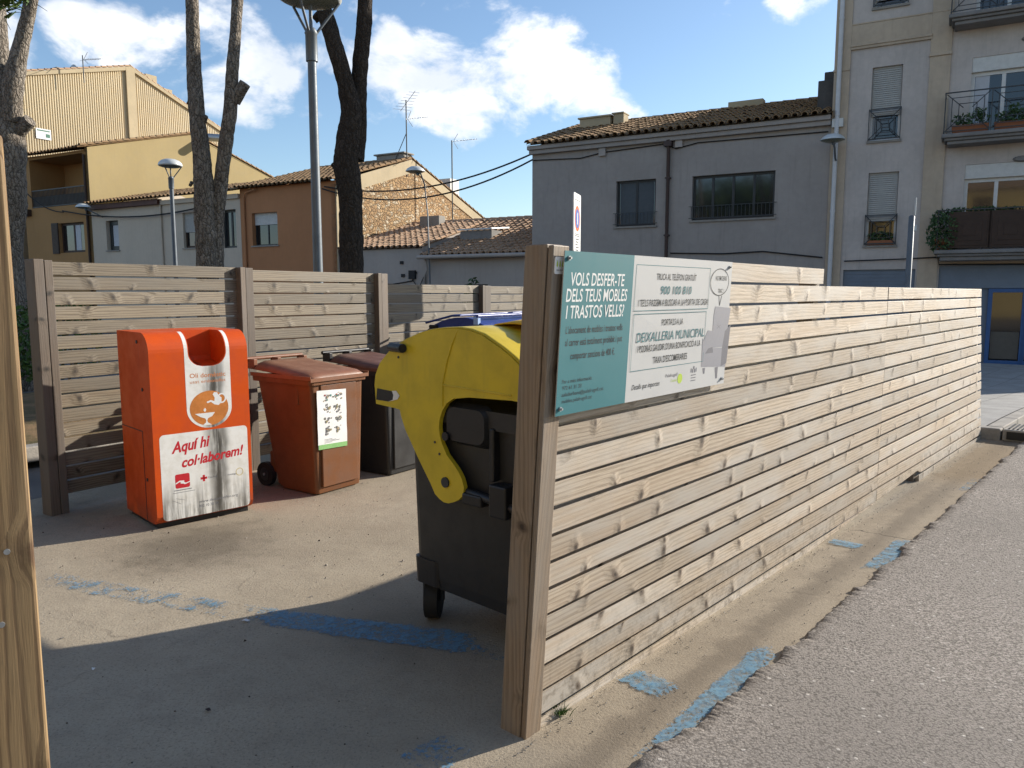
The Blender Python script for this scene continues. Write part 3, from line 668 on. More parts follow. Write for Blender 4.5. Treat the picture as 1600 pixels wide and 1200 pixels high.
# white surround: two strips beside the slot, the field under it and the disc end
mb = MB(); w0, w1 = .232, .548
zs = [.80, .90, 1.0, 1.06, 1.0949] + [1.0951+.1049*i/12 for i in range(13)] + [1.2+.135*math.sin(R(a)) for a in range(10, 86, 10)]
def slot_edge(z, side):
    if z < 1.095: return .39
    d = max(0.0, rc-(z-1.095)); off = rc-math.sqrt(max(0, rc*rc-d*d)) if z < 1.095+rc else 0
    return s0+off-.006 if side < 0 else s1-off+.006
for a, b in zip(zs[:-1], zs[1:]):
    mb.face([(w0, 0, a), (slot_edge(a, -1), 0, a), (slot_edge(b, -1), 0, b), (w0, 0, b)]); mb.face([(slot_edge(a, 1), 0, a), (w1, 0, a), (w1, 0, b), (slot_edge(b, 1), 0, b)])
mb.face([(.39+.158*math.cos(R(180+180*k/24)), 0, .80+.138*math.sin(R(180+180*k/24))) for k in range(25)])
onfront(mb, .0005); mb.build('slot_label', M['oil_label'], ob, recalc=False)
mb = MB(); disc(mb, .388, .80, .136, .122, -.0009, 40); mb.build('emblem_disc', M['circle_orange'], ob)
mb = MB()   # jug pouring into an oil lamp
def P2(pts, y=-.0012): mb.face([(x, y, z) for x, z in pts])
P2([(.30,.765),(.37,.775),(.345,.745),(.42,.755),(.405,.74),(.385,.715),(.375,.70),(.40,.678),(.345,.678),(.362,.70),(.358,.72),(.335,.735),(.315,.745)][:0] or [(.285,.768),(.425,.768),(.405,.742),(.375,.730),(.368,.715),(.373,.700),(.40,.682),(.335,.682),(.358,.700),(.362,.715),(.355,.730),(.325,.742)])
P2([(.375,.835),(.40,.842),(.425,.822),(.455,.815),(.475,.835),(.477,.865),(.455,.885),(.447,.905),(.425,.908),(.415,.893),(.428,.870),(.425,.845),(.40,.855),(.37,.845)])
ringxz(mb, .478, .862, .032, .036, .010, -.0013, 20); P2([(.357,.805),(.365,.79),(.359,.778),(.351,.778),(.345,.79)])
mb.build('emblem_drawing', M['white_panel'], ob)
mb = MB(); mb.face([(x, -.0005, z) for x, z in rrect(.04, .655, .055, .648, .03)]); mb.build('lower_label', M['oil_label'], ob)
mb = MB(); text_mb(mb, 'Oli domèstic', .262, .512, 1.018, .030, y=-.0008, bold=.01); text_mb(mb, 'usat embotellat', .262, .512, .980, .022, y=-.0008); mb.build('slot_lettering', plain('orange_ink', (.55,.19,.06), .5, .3), ob)
mb = MB(); text_mb(mb, 'Aquí hi', .115, .380, .515, .072, y=-.0009, shear=.25, bold=.03, slope=.08); text_mb(mb, 'col·laborem!', .180, .620, .410, .066, y=-.0009, shear=.25, bold=.03, slope=.07); mb.build('slogan_lettering', M['red_ink'], ob)
mb = MB(); mb.face([(x, -.0009, z) for x, z in rrect(.130, .228, .268, .366, .012)]); mb.face([(x, -.0009, z) for x, z in ((.318,.288),(.334,.288),(.334,.334),(.318,.334))]); mb.face([(x, -.0009, z) for x, z in ((.303,.303),(.349,.303),(.349,.319),(.303,.319))]); mb.build('red_logos', M['red_ink'], ob)
mb = MB(); mb.face([(x, -.0011, z) for x, z in ((.130,.305),(.160,.322),(.185,.312),(.20,.30),(.228,.308),(.228,.302),(.20,.292),(.188,.292),(.186,.302),(.16,.312),(.132,.298))]); mb.face([(x, -.0012, z) for x, z in ((.165,.300),(.188,.296),(.19,.318),(.167,.32))]); mb.build('logo_hand', M['white_panel'], ob)
for body_, a_, b_, z_, h_ in (('Creu Roja', .356, .420, .304, .014), ('www.deixalarofito.org', .284, .565, .140, .018), ('902 10 20 30', .284, .42, .108, .018), ('reciclatge', .495, .56, .300, .012)): mb = MB(); text_mb(mb, body_, a_, b_, z_, h_, y=-.0009); mb.build('small_lettering', M['grey_ink_d'], ob)
mb = MB(); linexz(mb, (.118, .255), (.24, .255), .005, -.0009); linexz(mb, (.11, .238), (.262, .238), .003, -.0009); linexz(mb, (.105, .19), (.165, .155), .002, -.0009); linexz(mb, (.13, .20), (.19, .18), .002, -.0009); mb.build('scribbles', M['grey_ink_d'], ob)
mb = MB(); ringxz(mb, .585, .315, .028, .028, .004, -.0009, 24); mb.build('ring_logo', plain('ochre_ink', (.55,.42,.12), .5, .3), ob)

# ------------------------------------------------------------------ wheeled bins
def plastic(name, col, rough=.42, dirt=.3):
    m, t, b = new_mat(name); p = objco(t); n = t.noise(p, 6.0, 6.0, .6); n2 = t.noise(t.vmath('MULTIPLY', p, (20, 20, 3)), 1.0, 5.0, .65); n3 = t.noise(p, 260.0, 2.0, .5)
    sc = t.noise(t.vmath('MULTIPLY', p, (9, 60, 14)), 1.0, 4.0, .7)
    cc = t.mix(t.mapr(n, .35, .68), c3(col), c3(tuple(x*(1-dirt*.6) for x in col)))
    cc = t.mix(t.mapr(n2, .52, .8, 0, dirt), cc, c3(tuple(x*.4+.03 for x in col)))
    cc = t.mix(t.mapr(sc, .66, .74, 0, dirt*.9), cc, c3(tuple(x*.35+.02 for x in col)))
    setb(t, b, color=cc, rough=t.mapr(n, .3, .7, rough-.08, rough+.15), spec=.4, normal=t.bump(n3, .25, .002)); return m
M['brown_plastic'] = plastic('brown_plastic', (.165,.064,.024)); M['brown_lid'] = plastic('brown_lid_plastic', (.225,.095,.048)); M['charcoal'] = plastic('charcoal_plastic', (.028,.028,.029), .4)
M['lid_red'] = plastic('dark_red_brown_lid', (.13,.055,.038))
def rr_ring(x0, x1, y0, y1, z, r=.04): return [(x, y, z) for x, y in rrect(x0, x1, y0, y1, r, 4)]
def wheeled_bin(label, loc, bodym, lidm, poster):
    t = thing('wheeled_bin', label, 'bin', loc, BROT, 'wheeled bins by the back fence')
    mb = MB(); mb.loft([rr_ring(.055, .525, .02, .45, .012, .03), rr_ring(.05, .53, .015, .50, .05, .03), rr_ring(.012, .568, .005, .66, .90, .03), rr_ring(.012, .568, .005, .66, .93, .03)], sm=False)
    mb.box(.10, .48, -.004, .02, .06, .88)               # raised front panel
    mb.box(.01, .04, .16, .19, .72, .90)
    o = mb.build('body', bodym, t, bevel=.006)
    mb = MB(); mb.loft([rr_ring(-.012, .592, -.016, .70, .885, .035), rr_ring(-.014, .594, -.018, .705, .925, .035), rr_ring(.0, .58, -.006, .70, .93, .035)], sm=False); mb.build('rim', bodym, t, bevel=.005)
    # lid: low dome hinged at the back, handle bar along the hinge edge
    mb = MB(); n1, n2 = 12, 10; vs = []
    for j in range(n2+1):
        for i in range(n1+1):
            s, q = i/n1, j/n2; x, y = -.016+.612*s, -.025+.745*q
            e = min(1, min(s, 1-s)/.12)*min(1, min(q+.02, 1-q)/.10); e = e*e*(3-2*e)
            vs.append((x, y, .935+.055*e*(.6+.6*q)+.05*q))
    fs = [(j*(n1+1)+i, j*(n1+1)+i+1, (j+1)*(n1+1)+i+1, (j+1)*(n1+1)+i) for j in range(n2) for i in range(n1)]
    mb.raw(vs, fs, sm=True); mb.box(-.018, .598, -.030, -.022, .912, .94); mb.box(-.020, -.013, -.028, .70, .925, .955); mb.box(.593, .600, -.028, .70, .925, .955)
    o = mb.build('lid', lidm, t); so = o.modifiers.new('solid', 'SOLIDIFY'); so.thickness = .006
    mb = MB(); mb.tube([(.0, .775, 1.055), (.58, .775, 1.055)], .016, 10)
    for x_ in (.03, .27, .55): mb.box(x_-.018, x_+.018, .69, .785, .975, 1.055)
    mb.build('handle', lidm if poster else M['black'], t, bevel=.004)
    for x_ in (.03, .51):
        mb = MB(); mb.tube([(x_, .63, .10), (x_+.045, .63, .10)], .10, 24); w_ = mb.build('wheel', M['rubber'], t, bevel=.008)
        mb = MB(); mb.tube([(x_-.003, .63, .10), (x_+.048, .63, .10)], .055, 16); mb.build('hub', M['charcoal'], w_)
    mb = MB(); mb.tube([(.02, .63, .10), (.57, .63, .10)], .012, 8); mb.build('axle', M['steel'], t)
    mb = MB(); mb.box(.06, .52, .44, .60, .12, .30); mb.build('axle_housing', bodym, t, bevel=.02)
    return t
wb = wheeled_bin('terracotta brown wheeled bin with a food waste poster on its front', (-1.556, 5.876, 0), M['brown_plastic'], M['brown_lid'], True)
px_ = lambda z: -.008
mb = MB(); vs = []; k = 8
for j in range(k+1):
    for i in range(k+1): vs.append((.055+.305*i/k, -.008-.003*math.sin(j*.9+i*.4)**2, .375+.465*j/k-.012*(i/k)))
mb.raw(vs, [(j*(k+1)+i, j*(k+1)+i+1, (j+1)*(k+1)+i+1, (j+1)*(k+1)+i) for j in range(k) for i in range(k)], sm=True)
po = mb.build('poster', M['white_panel'], wb)
mb = MB(); mb.face([(.058, -.0122, .372), (.356, -.0122, .361), (.358, -.0122, .398), (.058, -.0122, .410)]); mb.build('green_band', plain('leaf_green_print', (.22,.44,.16), .5, .3), po)
mats_ = [plain('print_%s' % n, c, .5, .3) for n, c in (('red', (.35,.08,.06)), ('grey', (.16,.16,.16)), ('olive', (.22,.2,.1)), ('teal', (.10,.25,.22)), ('tan', (.42,.33,.22)))]
mb = MB()
for r_ in range(4):
    for c_ in range(2):
        for k in range(16):
            x_ = .155+.115*c_+random.gauss(0, .019); z_ = .775-.088*r_+random.gauss(0, .014); q = random.uniform(.004, .011)
            mb.face([(x_+q*math.cos(a)*random.uniform(.6, 1.3), -.0125-.0001*k, z_+q*math.sin(a)) for a in (0, 1.2, 2.4, 3.7, 5)], 0, random.randrange(5) if r_ == 0 else random.choice((1, 1, 1, 2, 4)))
for k in range(4): linexz(mb, (.12, .445-.009*k), (.20+.04*(k % 3), .445-.009*k), .0025, -.0122, 1)
mb.build('food_pictures', mats_, po)
wheeled_bin('dark charcoal wheeled bin with brown lid behind the terracotta bin', tuple(Vector((-1.556, 5.876, 0))+BD*.80-BN*.02), M['charcoal'], M['lid_red'], False)

# ------------------------------------------------------------------ large containers
M['yellow'] = plastic('yellow_lid_plastic', (.62,.46,.025), .38, .28); M['blue_lid'] = plastic('blue_lid_plastic', (.03,.055,.22), .35, .2)
M['orange_yellow'] = plastic('warm_yellow_flap', (.75,.42,.01), .4, .15); M['pale_blue'] = plain('pale_blue_plastic', (.30,.42,.66), .4, .4)
LID = [(1.085,1.062),(1.094,1.156),(1.085,1.204),(1.050,1.262),(.99,1.312),(.925,1.352),(.845,1.385),(.763,1.412),(.685,1.431),(.611,1.440),(.50,1.446),(.43,1.440),(.352,1.422),(.241,1.371),(.177,1.335),(.10,1.28),(.04,1.215),(.01,1.155)]
ARM = [(.184,1.164),(.431,1.154),(.532,1.139),(.575,1.115),(.603,1.08),(.622,1.04),(.628,1.0),(.622,.96),(.610,.93),(.577,.881),(.523,.837),(.500,.815),(.482,.790),(.468,.754),(.472,.725),(.483,.708),(.507,.688),(.537,.674),(.570,.663),(.601,.662),(.630,.672),(.660,.69),(.687,.730),(.775,.84),(.865,.962),(.893,1.02),(.903,1.052)]
def container(label, origin, ed, lidm, mirror=False, main=True):
    ed = unit(*ed); rot = math.atan2(ed.y, ed.x)
    t = thing('waste_container', label, 'container', origin, rot, 'large waste containers'); L = -1.37
    mb = MB(); mb.loft([rr_ring(.12, .78, L+.06, -.06, .195, .05), rr_ring(.10, .82, L+.05, -.05, .25, .05), rr_ring(.085, .895, L+.045, -.045, .34, .05), rr_ring(.05, .90, L+.02, -.025, 1.02, .05)], sm=False)
    mb.build('body', M['charcoal'], t, bevel=.012)
    mb = MB(); mb.loft([rr_ring(.02, .925, L-.005, .0, 1.02, .05), rr_ring(.02, .93, L-.005, .0, 1.10, .05)], sm=False); mb.build('rim', M['charcoal'], t, bevel=.008)
    # lid shell
    ys = [.0, -.02, L+.02, L]; mb = MB(); n_ = len(LID); rows = []
    for y, sh in ((.018, .0), (.0, .006), (L, .006), (L-.018, .0)):
        cxm, czm = .55, 1.15; rows.append([(cxm+(x-cxm)*(1+sh), y, czm+(z-czm)*(1+sh)) for x, z in LID])
    vs = [p for r_ in rows for p in r_]; mb.raw(vs, [(a*n_+k, a*n_+k+1, (a+1)*n_+k+1, (a+1)*n_+k) for a in range(3) for k in range(n_-1)], sm=True)
    for k in range(2):     # closing under edge
        pass
    lid = mb.build('lid', lidm, t); so = lid.modifiers.new('solid', 'SOLIDIFY'); so.thickness = .006; so.offset = 1
    slot = [(1.082,1.083),(.985,1.083),(.95,1.095),(.945,1.118),(.955,1.135),(1.072,1.140)]
    for y0, dy in ((.004, .022), (L-.026, .022)):
        mb = MB()
        hole = slot; outer = LID[::1]
        pts = outer + ARM + [(.94,1.056)]
        # key-hole outline for the handle opening, left unused
        key = (1.085,1.062)
        out = [key, hole[0]] + hole[::-1][:-1] + [(hole[0][0]-.0008, hole[0][1]-.0004), (1.0842,1.0618)] if False else None
        mb.prism([(x, y0, z) for x, z in pts], (0, dy, 0)); mb.build('side_plate', lidm, lid, bevel=.006)
    mb = MB(); mb.prism([(x, .0265, z) for x, z in slot], (0, .001, 0)); mb.build('painted_grip_opening', M['black'], lid)  # solid black patch: the dark of the opening is painted, not cut
    mb = MB(); mb.prism([(x, .027, z) for x, z in ((.985,1.083),(.95,1.095),(.945,1.118),(.955,1.137),(.925,1.14),(.90,1.118),(.915,1.10))], (0, .003, 0)); mb.build('sticker', M['white_panel'], lid)
    mb = MB(); mb.tube([(.50, .022, 1.442), (.535, .027, 1.38), (.57, .027, 1.30), (.60, .027, 1.20), (.602, .027, 1.10)], .005, 8); mb.tube([(.184, .027, 1.185), (.60, .027, 1.195)], .004, 8); mb.build('moulded_ridge', lidm, lid)
    for bx_, bz_, br_ in ((.585, .757, .024), (.655, .93, .006), (.625, .88, .006), (.905, 1.30, .006)): mb = MB(); mb.tube([(bx_, .02, bz_), (bx_, .027+br_*.3, bz_)], br_, 16); mb.build('bolt', M['iron'], lid)
    mb = MB(); mb.tube([(.955, .03, 1.345), (.845, .05, 1.345)], .021, 14); mb.tube([(.955, .03, 1.345), (.955, L, 1.345)], .016, 10); mb.build('lid_handle', M['black'], lid, bevel=.004)
    # trunnion and bracket hardware in the recess of the near end
    mb = MB(); mb.tube([(.47, .0, .73), (.12, .02, .705)], .018, 12); mb.box(.20, .30, -.03, .045, .66, .80); mb.box(.36, .48, -.03, .03, .68, .73); mb.build('trunnion', M['black'], t, bevel=.008)
    mb = MB(); mb.loft([[(x, -.02, z) for x, z in rrect(.33, .60, .93, 1.12, .05)], [(x, .018, z) for x, z in rrect(.35, .585, .95, 1.10, .045)]], sm=False); mb.tube([(.585, .0, .965), (.585, .03, .965)], .02, 12); mb.box(.30, .33, -.03, .012, .80, 1.03); mb.build('end_bracket', M['black'], t, bevel=.008)
    for wx, wy in ((.80, -.13), (.80, L+.13), (.2, -.13), (.2, L+.13)):
        mb = MB(); mb.loft([rr_ring(wx-.085, wx+.09, wy-.09, wy+.09, .205, .03), rr_ring(wx-.085, wx+.10, wy-.09, wy+.09, .33, .03)], sm=False); cs = mb.build('caster', M['black'], t, bevel=.006)
        d = Vector((math.cos(R(127)), math.sin(R(127)), 0)); n = Vector((-d.y, d.x, 0)); c = Vector((wx+.055, wy-.0, .1))
        mb = MB(); mb.tube([c-n*.033, c+n*.033], .1, 24); mb.build('wheel', M['rubber'], cs, bevel=.012)
        mb = MB()
        for s in (-1, 1): q = c+n*.041*s; mb.tube([q+Vector((0, 0, -.01)), q+Vector((0, 0, .12))], .014, 8)
        mb.build('fork', M['iron'], cs)
    if main:
        mb = MB(); vs = []
        for j in range(5):
            for i in range(7): vs.append((.22+.055*i, -.20-.10*j, 1.450+.018*math.sin(i*.52)+.009*j-.02*(i in (0, 6))))
        mb.raw(vs, [(j*7+i, j*7+i+1, (j+1)*7+i+1, (j+1)*7+i) for j in range(4) for i in range(6)], sm=True)
        o = mb.build('lid_flap', M['orange_yellow'], lid); so = o.modifiers.new('solid', 'SOLIDIFY'); so.thickness = .006
    else:
        mb = MB(); mb.tube([(1.0, .05, 1.385), (.62, .06, 1.47), (.5, .06, 1.475)], .012, 8); mb.tube([(.62, .03, 1.47), (.60, -1.3, 1.48)], .014, 8); mb.tube([(.3, .03, 1.47), (.3, -1.3, 1.475)], .016, 8); mb.build('lid_rails', M['blue_lid'], lid)
        mb = MB(); mb.box(.28, .34, .0, .045, 1.38, 1.45); mb.tube([(.34, .04, 1.45), (.34, -1.3, 1.46)], .010, 8); mb.build('lid_trim', M['pale_blue'], lid)
    return t
container('charcoal waste container with yellow domed lid just inside the front fence', (.15, 2.98, 0), (-.73, .68), M['yellow'])
bq = BP+BD*3.95-BN*1.2
container('waste container with dark blue lid partly hidden behind the yellow lid', (bq.x, bq.y, -.12), (BN.x, BN.y), M['blue_lid'], main=False)

# ------------------------------------------------------------------ houses along the street (facade coordinates u along, d inwards, z up)
M['apt_wall'] = mottled('grey_white_render', (.52,.47,.43), .18, .8, .85, .2, .3, 40, streak=.36)
M['apt_beige'] = mottled('beige_render', (.50,.41,.31), .16, .8, .85, .2, .3, 40, streak=.25)
M['grey_wall'] = mottled('grey_brown_render', (.355,.322,.295), .16, .6, .85, .2, .25, 50, streak=.30)
M['low_wall'] = mottled('grey_render_low', (.40,.36,.325), .12, .7, .85, .2, .25, 50, streak=.2)
M['orange_wall'] = mottled('terracotta_render', (.42,.20,.095), .12, .6, .85, .2, .2, 50, streak=.15)
M['white_wall'] = mottled('white_limewash', (.53,.46,.37), .10, .7, .85, .2, .2, 50, streak=.2)
M['ochre_wall'] = mottled('ochre_render', (.35,.27,.135), .10, .5, .85, .2, .2, 30, streak=.12)
M['ochre_dark'] = mottled('ochre_render_front', (.36,.205,.085), .12, .6, .85, .2, .2, 50, streak=.2)
M['cream'] = mottled('cream_render', (.44,.36,.235), .15, .8, .85, .2, .2, 50, streak=.2)
M['sheet_wall'] = mottled('cream_profiled_sheet', (.60,.49,.31), .10, .3, .55, .4, 0, streak=.15)
M['dark_wood'] = mottled('dark_brown_wood', (.055,.032,.022), .3, 4, .6, .3)
M['stained_wood'] = mottled('red_brown_fascia', (.10,.04,.03), .3, 4, .6, .3)
M['frame_white'] = plain('white_window_frame', (.62,.62,.60), .45, .4)
M['frame_dark'] = plain('dark_window_frame', (.03,.034,.036), .45, .4)
M['shutter'] = plain('roller_shutter_grey', (.42,.41,.38), .6, .3)
M['shutter_white'] = plain('roller_shutter_white', (.60,.60,.57), .6, .3)
M['stone_sill'] = mottled('sill_stone', (.30,.28,.25), .2, 5, .8, .2)
M['curtain'] = plain('curtain_cloth', (.50,.52,.55), .9, .1)
M['curtain_dim'] = plain('dim_curtain', (.10,.115,.125), .9, .1)
M['pipe_white'] = plain('pale_downpipe', (.58,.58,.58), .5, .4)
M['pipe_brown'] = plain('brown_downpipe', (.055,.03,.025), .5, .4)
M['dark_render'] = mottled('dark_render', (.10,.095,.09), .3, 2, .85, .2, streak=.3)
M['slab_grey'] = mottled('balcony_concrete', (.24,.23,.22), .25, 2, .85, .2, streak=.3)
M['blue_frame'] = plain('blue_door_frame', (.035,.11,.28), .45, .4)
M['blue_grey'] = mottled('blue_grey_metal_shutter', (.16,.20,.25), .15, 2, .55, .4)
M['shop_dim'] = plain('dim_interior', (.13,.115,.095), .8, .2)
def tile_mat(name, a, b_, lich):
    m, t, b = new_mat(name); p = objco(t); r_ = rnd(t); n = t.noise(p, 2.2, 6.0, .6); n2 = t.noise(p, 14.0, 5.0, .65)
    cc = t.mix(t.math('FRACT', t.math('MULTIPLY', r_, 7.7)), c3(a), c3(b_)); cc = t.mix(t.mapr(n2, .45, .7, 0, .75), cc, c3(lich)); cc = t.mix(t.mapr(n, .52, .72, 0, .5), cc, c3((.10,.085,.07)))
    setb(t, b, color=cc, rough=.9, spec=.15, normal=t.bump(n2, .4, .02)); return m
M['tile_warm'] = tile_mat('clay_tiles_warm', (.46,.29,.18), (.38,.24,.15), (.42,.36,.27))
M['tile_old'] = tile_mat('clay_tiles_old', (.30,.185,.10), (.24,.15,.085), (.30,.235,.12))
def stone_mat():
    m, t, b = new_mat('rubble_stone'); p = objco(t); q = t.vmath('ADD', p, t.vmath('MULTIPLY', t.noise(p, 2.5, 3.0, .5, out=1), (.25, .25, .25)))
    q = t.vmath('MULTIPLY', q, (1.0, 1.0, 1.5))
    v1 = t.add('ShaderNodeTexVoronoi', feature='F1', ins={'Vector': q, 'Scale': 5.6}); v2 = t.add('ShaderNodeTexVoronoi', feature='DISTANCE_TO_EDGE', ins={'Vector': q, 'Scale': 5.6})
    g = t.sep(v1.outputs['Color']); n = t.noise(p, 12.0, 6.0, .65)
    cc = t.mix(g[0], c3((.46,.31,.165)), c3((.30,.185,.10))); cc = t.mix(t.mapr(g[1], .7, .9), cc, c3((.52,.44,.32))); cc = t.mix(t.mapr(n, .4, .7, 0, .5), cc, c3((.22,.14,.08)))
    mort = t.mapr(v2.outputs['Distance'], .09, .02); cc = t.mix(t.math('MULTIPLY', mort, .7), cc, c3((.33,.25,.16)))
    h = t.math('ADD', t.mapr(v2.outputs['Distance'], .0, .16, 0, .05), t.math('MULTIPLY', n, .03))
    setb(t, b, color=cc, rough=.92, spec=.1, normal=t.bump(h, .9, 1.0)); return m
M['stone'] = stone_mat()

class House:
    def __init__(s, name, label, cat, u0, d0=0.0):
        s.root = thing(name, label, cat, tuple(F(u0, d0, ZS)), SROT); s.off = (-u0, -d0, -ZS)
    def part(s, name, mb, mat, parent=None, bevel=0.0, label=None, recalc=True):
        o = mb.build(name, mat, parent or s.root, s.off if parent is None else (0, 0, 0), bevel=bevel, recalc=recalc)
        if label: o['label'] = label
        return o
def wall_open(mb, u0, u1, z0, z1, ops, d=0.0, rev=.18):
    us = sorted(set([u0, u1]+[o[0] for o in ops]+[o[1] for o in ops])); zs = sorted(set([z0, z1]+[o[2] for o in ops]+[o[3] for o in ops]))
    us = [u for u in us if u0 <= u <= u1]; zs = [z for z in zs if z0 <= z <= z1]
    for a, b in zip(us[:-1], us[1:]):
        for c, e in zip(zs[:-1], zs[1:]):
            mu, mz = (a+b)/2, (c+e)/2
            if any(o[0] < mu < o[1] and o[2] < mz < o[3] for o in ops): continue
            mb.face([(a, d, c), (b, d, c), (b, d, e), (a, d, e)])
    for a, b, c, e in ops:
        mb.face([(a, d, c), (a, d, e), (a, d+rev, e), (a, d+rev, c)]); mb.face([(b, d, c), (b, d+rev, c), (b, d+rev, e), (b, d, e)])
        mb.face([(a, d, e), (b, d, e), (b, d+rev, e), (a, d+rev, e)]); mb.face([(a, d, c), (a, d+rev, c), (b, d+rev, c), (b, d, c)])
def window(h, u0, u1, z0, z1, fm, cols=2, d=.12, t=.06, shut=0.0, shm='shutter', sill=True, curtain=False, cm='curtain'):
    mb = MB(); mb.box(u0, u0+t, d, d+.06, z0, z1); mb.box(u1-t, u1, d, d+.06, z0, z1); mb.box(u0+t, u1-t, d, d+.06, z0, z0+t); mb.box(u0+t, u1-t, d, d+.06, z1-t, z1)
    for k in range(1, cols): x = u0+(u1-u0)*k/cols; mb.box(x-t*.5, x+t*.5, d+.002, d+.058, z0+t, z1-t)
    w_ = h.part('window', mb, M[fm])
    mb = MB(); mb.face([(u0+t*.5, d+.03, z0+t*.5), (u1-t*.5, d+.03, z0+t*.5), (u1-t*.5, d+.03, z1-t*.5), (u0+t*.5, d+.03, z1-t*.5)]); h.part('pane', mb, M['glass'], w_, recalc=False)
    if shut > 0:
        mb = MB(); zb = z1-(z1-z0)*shut; n = max(2, int((z1-zb)/.055)); s = (z1-zb)/n
        for k in range(n): mb.hexa([(u0+.02, d-.055, zb+k*s), (u1-.02, d-.055, zb+k*s), (u1-.02, d-.02, zb+k*s), (u0+.02, d-.02, zb+k*s), (u0+.02, d-.035, zb+k*s+s*.92), (u1-.02, d-.035, zb+k*s+s*.92), (u1-.02, d-.02, zb+k*s+s*.92), (u0+.02, d-.02, zb+k*s+s*.92)])
        h.part('shutter', mb, M[shm], w_)
    if sill: mb = MB(); mb.box(u0-.06, u1+.06, -.06, d+.01, z0-.06, z0-.002); h.part('sill', mb, M['stone_sill'], w_)
    if curtain:
        mb = MB(); n = 14; a, b = curtain; vs = []
        for k in range(n+1): x = a+(b-a)*k/n; vs += [(x, d+.022+.006*(k % 2), z0+.07), (x, d+.022+.006*(k % 2), z1-.07)]
        mb.raw(vs, [(2*k, 2*k+2, 2*k+3, 2*k+1) for k in range(n)], sm=True); h.part('curtain', mb, M[cm], w_, recalc=False)
    return w_
def tiles(mb, u0, u1, d0, d1, z0, z1, pw=.26, pl=.36, rad=.095):
    """barrel clay tiles running up the slope from the eave (d0,z0) to the ridge (d1,z1)"""
    sl = Vector((0, d1-d0, z1-z0)); Ln = sl.length; sl.normalize(); nn = Vector((0, -sl.z, sl.y)); nrow = max(1, int(Ln/pl)); ncol = max(1, int((u1-u0)/pw))
    base = Vector((0, d0, z0)); st = (u1-u0)/ncol
    mb.face([(u0, d0, z0-.02), (u1, d0, z0-.02), (u1, d1, z1-.02), (u0, d1, z1-.02)], .5)
    for i in range(ncol):
        uc = u0+st*(i+.5)
        for j in range(nrow):
            r_ = random.random(); a = j*Ln/nrow-.03; b = (j+1)*Ln/nrow+.03; ju = random.gauss(0, .006); jn = random.gauss(0, .006)
            ring = []
            for q, rr, lift in ((a, rad*1.08, .035+jn), (b, rad*.85, .012+jn)):
                c = base+sl*q+nn*lift; ring.append([Vector((uc+ju+rr*math.cos(x), 0, 0))+c+nn*(rr*.85*math.sin(x)) for x in [math.pi*k/6 for k in range(7)]])
            inner = [Vector((p.x*.0+uc+ju+(p.x-uc-ju)*.8, p.y, p.z)) - nn*.018 for p in ring[0]]
            mb.loft(ring, False, r_, 0, True, False); mb.loft([inner, ring[0]], False, r_, 0, False, False)
            # channel tile between covers
            rc_ = random.random(); c0 = base+sl*a; c1 = base+sl*b; x0 = uc+st*.5
            mb.loft([[Vector((x0+.085*math.cos(x), 0, 0))+c0+nn*(.05-.055*math.sin(x)) for x in [math.pi*k/4 for k in range(5)]], [Vector((x0+.075*math.cos(x), 0, 0))+c1+nn*(.03-.055*math.sin(x)) for x in [math.pi*k/4 for k in range(5)]]], False, rc_, 0, True, False)
def ridge(mb, u0, u1, d, z, r_=.11):
    n = int((u1-u0)/.42)
    for k in range(n):
        a = u0+(u1-u0)*k/n; b = a+(u1-u0)/n+.04; mb.loft([[(a, d+r_*1.08*math.cos(x), z+r_*1.08*math.sin(x)) for x in [math.pi*q/6 for q in range(7)]], [(b, d+r_*.88*math.cos(x), z+r_*.88*math.sin(x)) for x in [math.pi*q/6 for q in range(7)]]], False, random.random(), 0, True, False)
def verge(mb, u, pts, side):
    """half round tiles laid along a sloping gable edge"""
    for (d0, z0), (d1, z1) in zip(pts[:-1], pts[1:]):
        Ln = math.hypot(d1-d0, z1-z0); n = max(1, int(Ln/.4)); dd, dz = (d1-d0)/n, (z1-z0)/n
        for k in range(n):
            a = (d0+dd*k, z0+dz*k); b = (d0+dd*(k+1.08), z0+dz*(k+1.08)); mb.loft([[(u+.11*math.cos(x), a[0], a[1]+.04+.10*math.sin(x)) for x in [math.pi*q/6 for q in range(7)]], [(u+.09*math.cos(x), b[0], b[1]+.01+.10*math.sin(x)) for x in [math.pi*q/6 for q in range(7)]]], False, random.random(), 0, True, False)
def volume(mb, u0, u1, d1, z0, zf, zr, dr, zbk, front=False):
    """side, back and soffit walls of a gabled block (front wall built separately)"""
    for u in (u0, u1): mb.face([(u, 0, z0), (u, d1, z0), (u, d1, zbk), (u, dr, zr), (u, 0, zf)])
    mb.face([(u0, d1, z0), (u1, d1, z0), (u1, d1, zbk), (u0, d1, zbk)])
    if front: mb.face([(u0, 0, z0), (u1, 0, z0), (u1, 0, zf), (u0, 0, zf)])

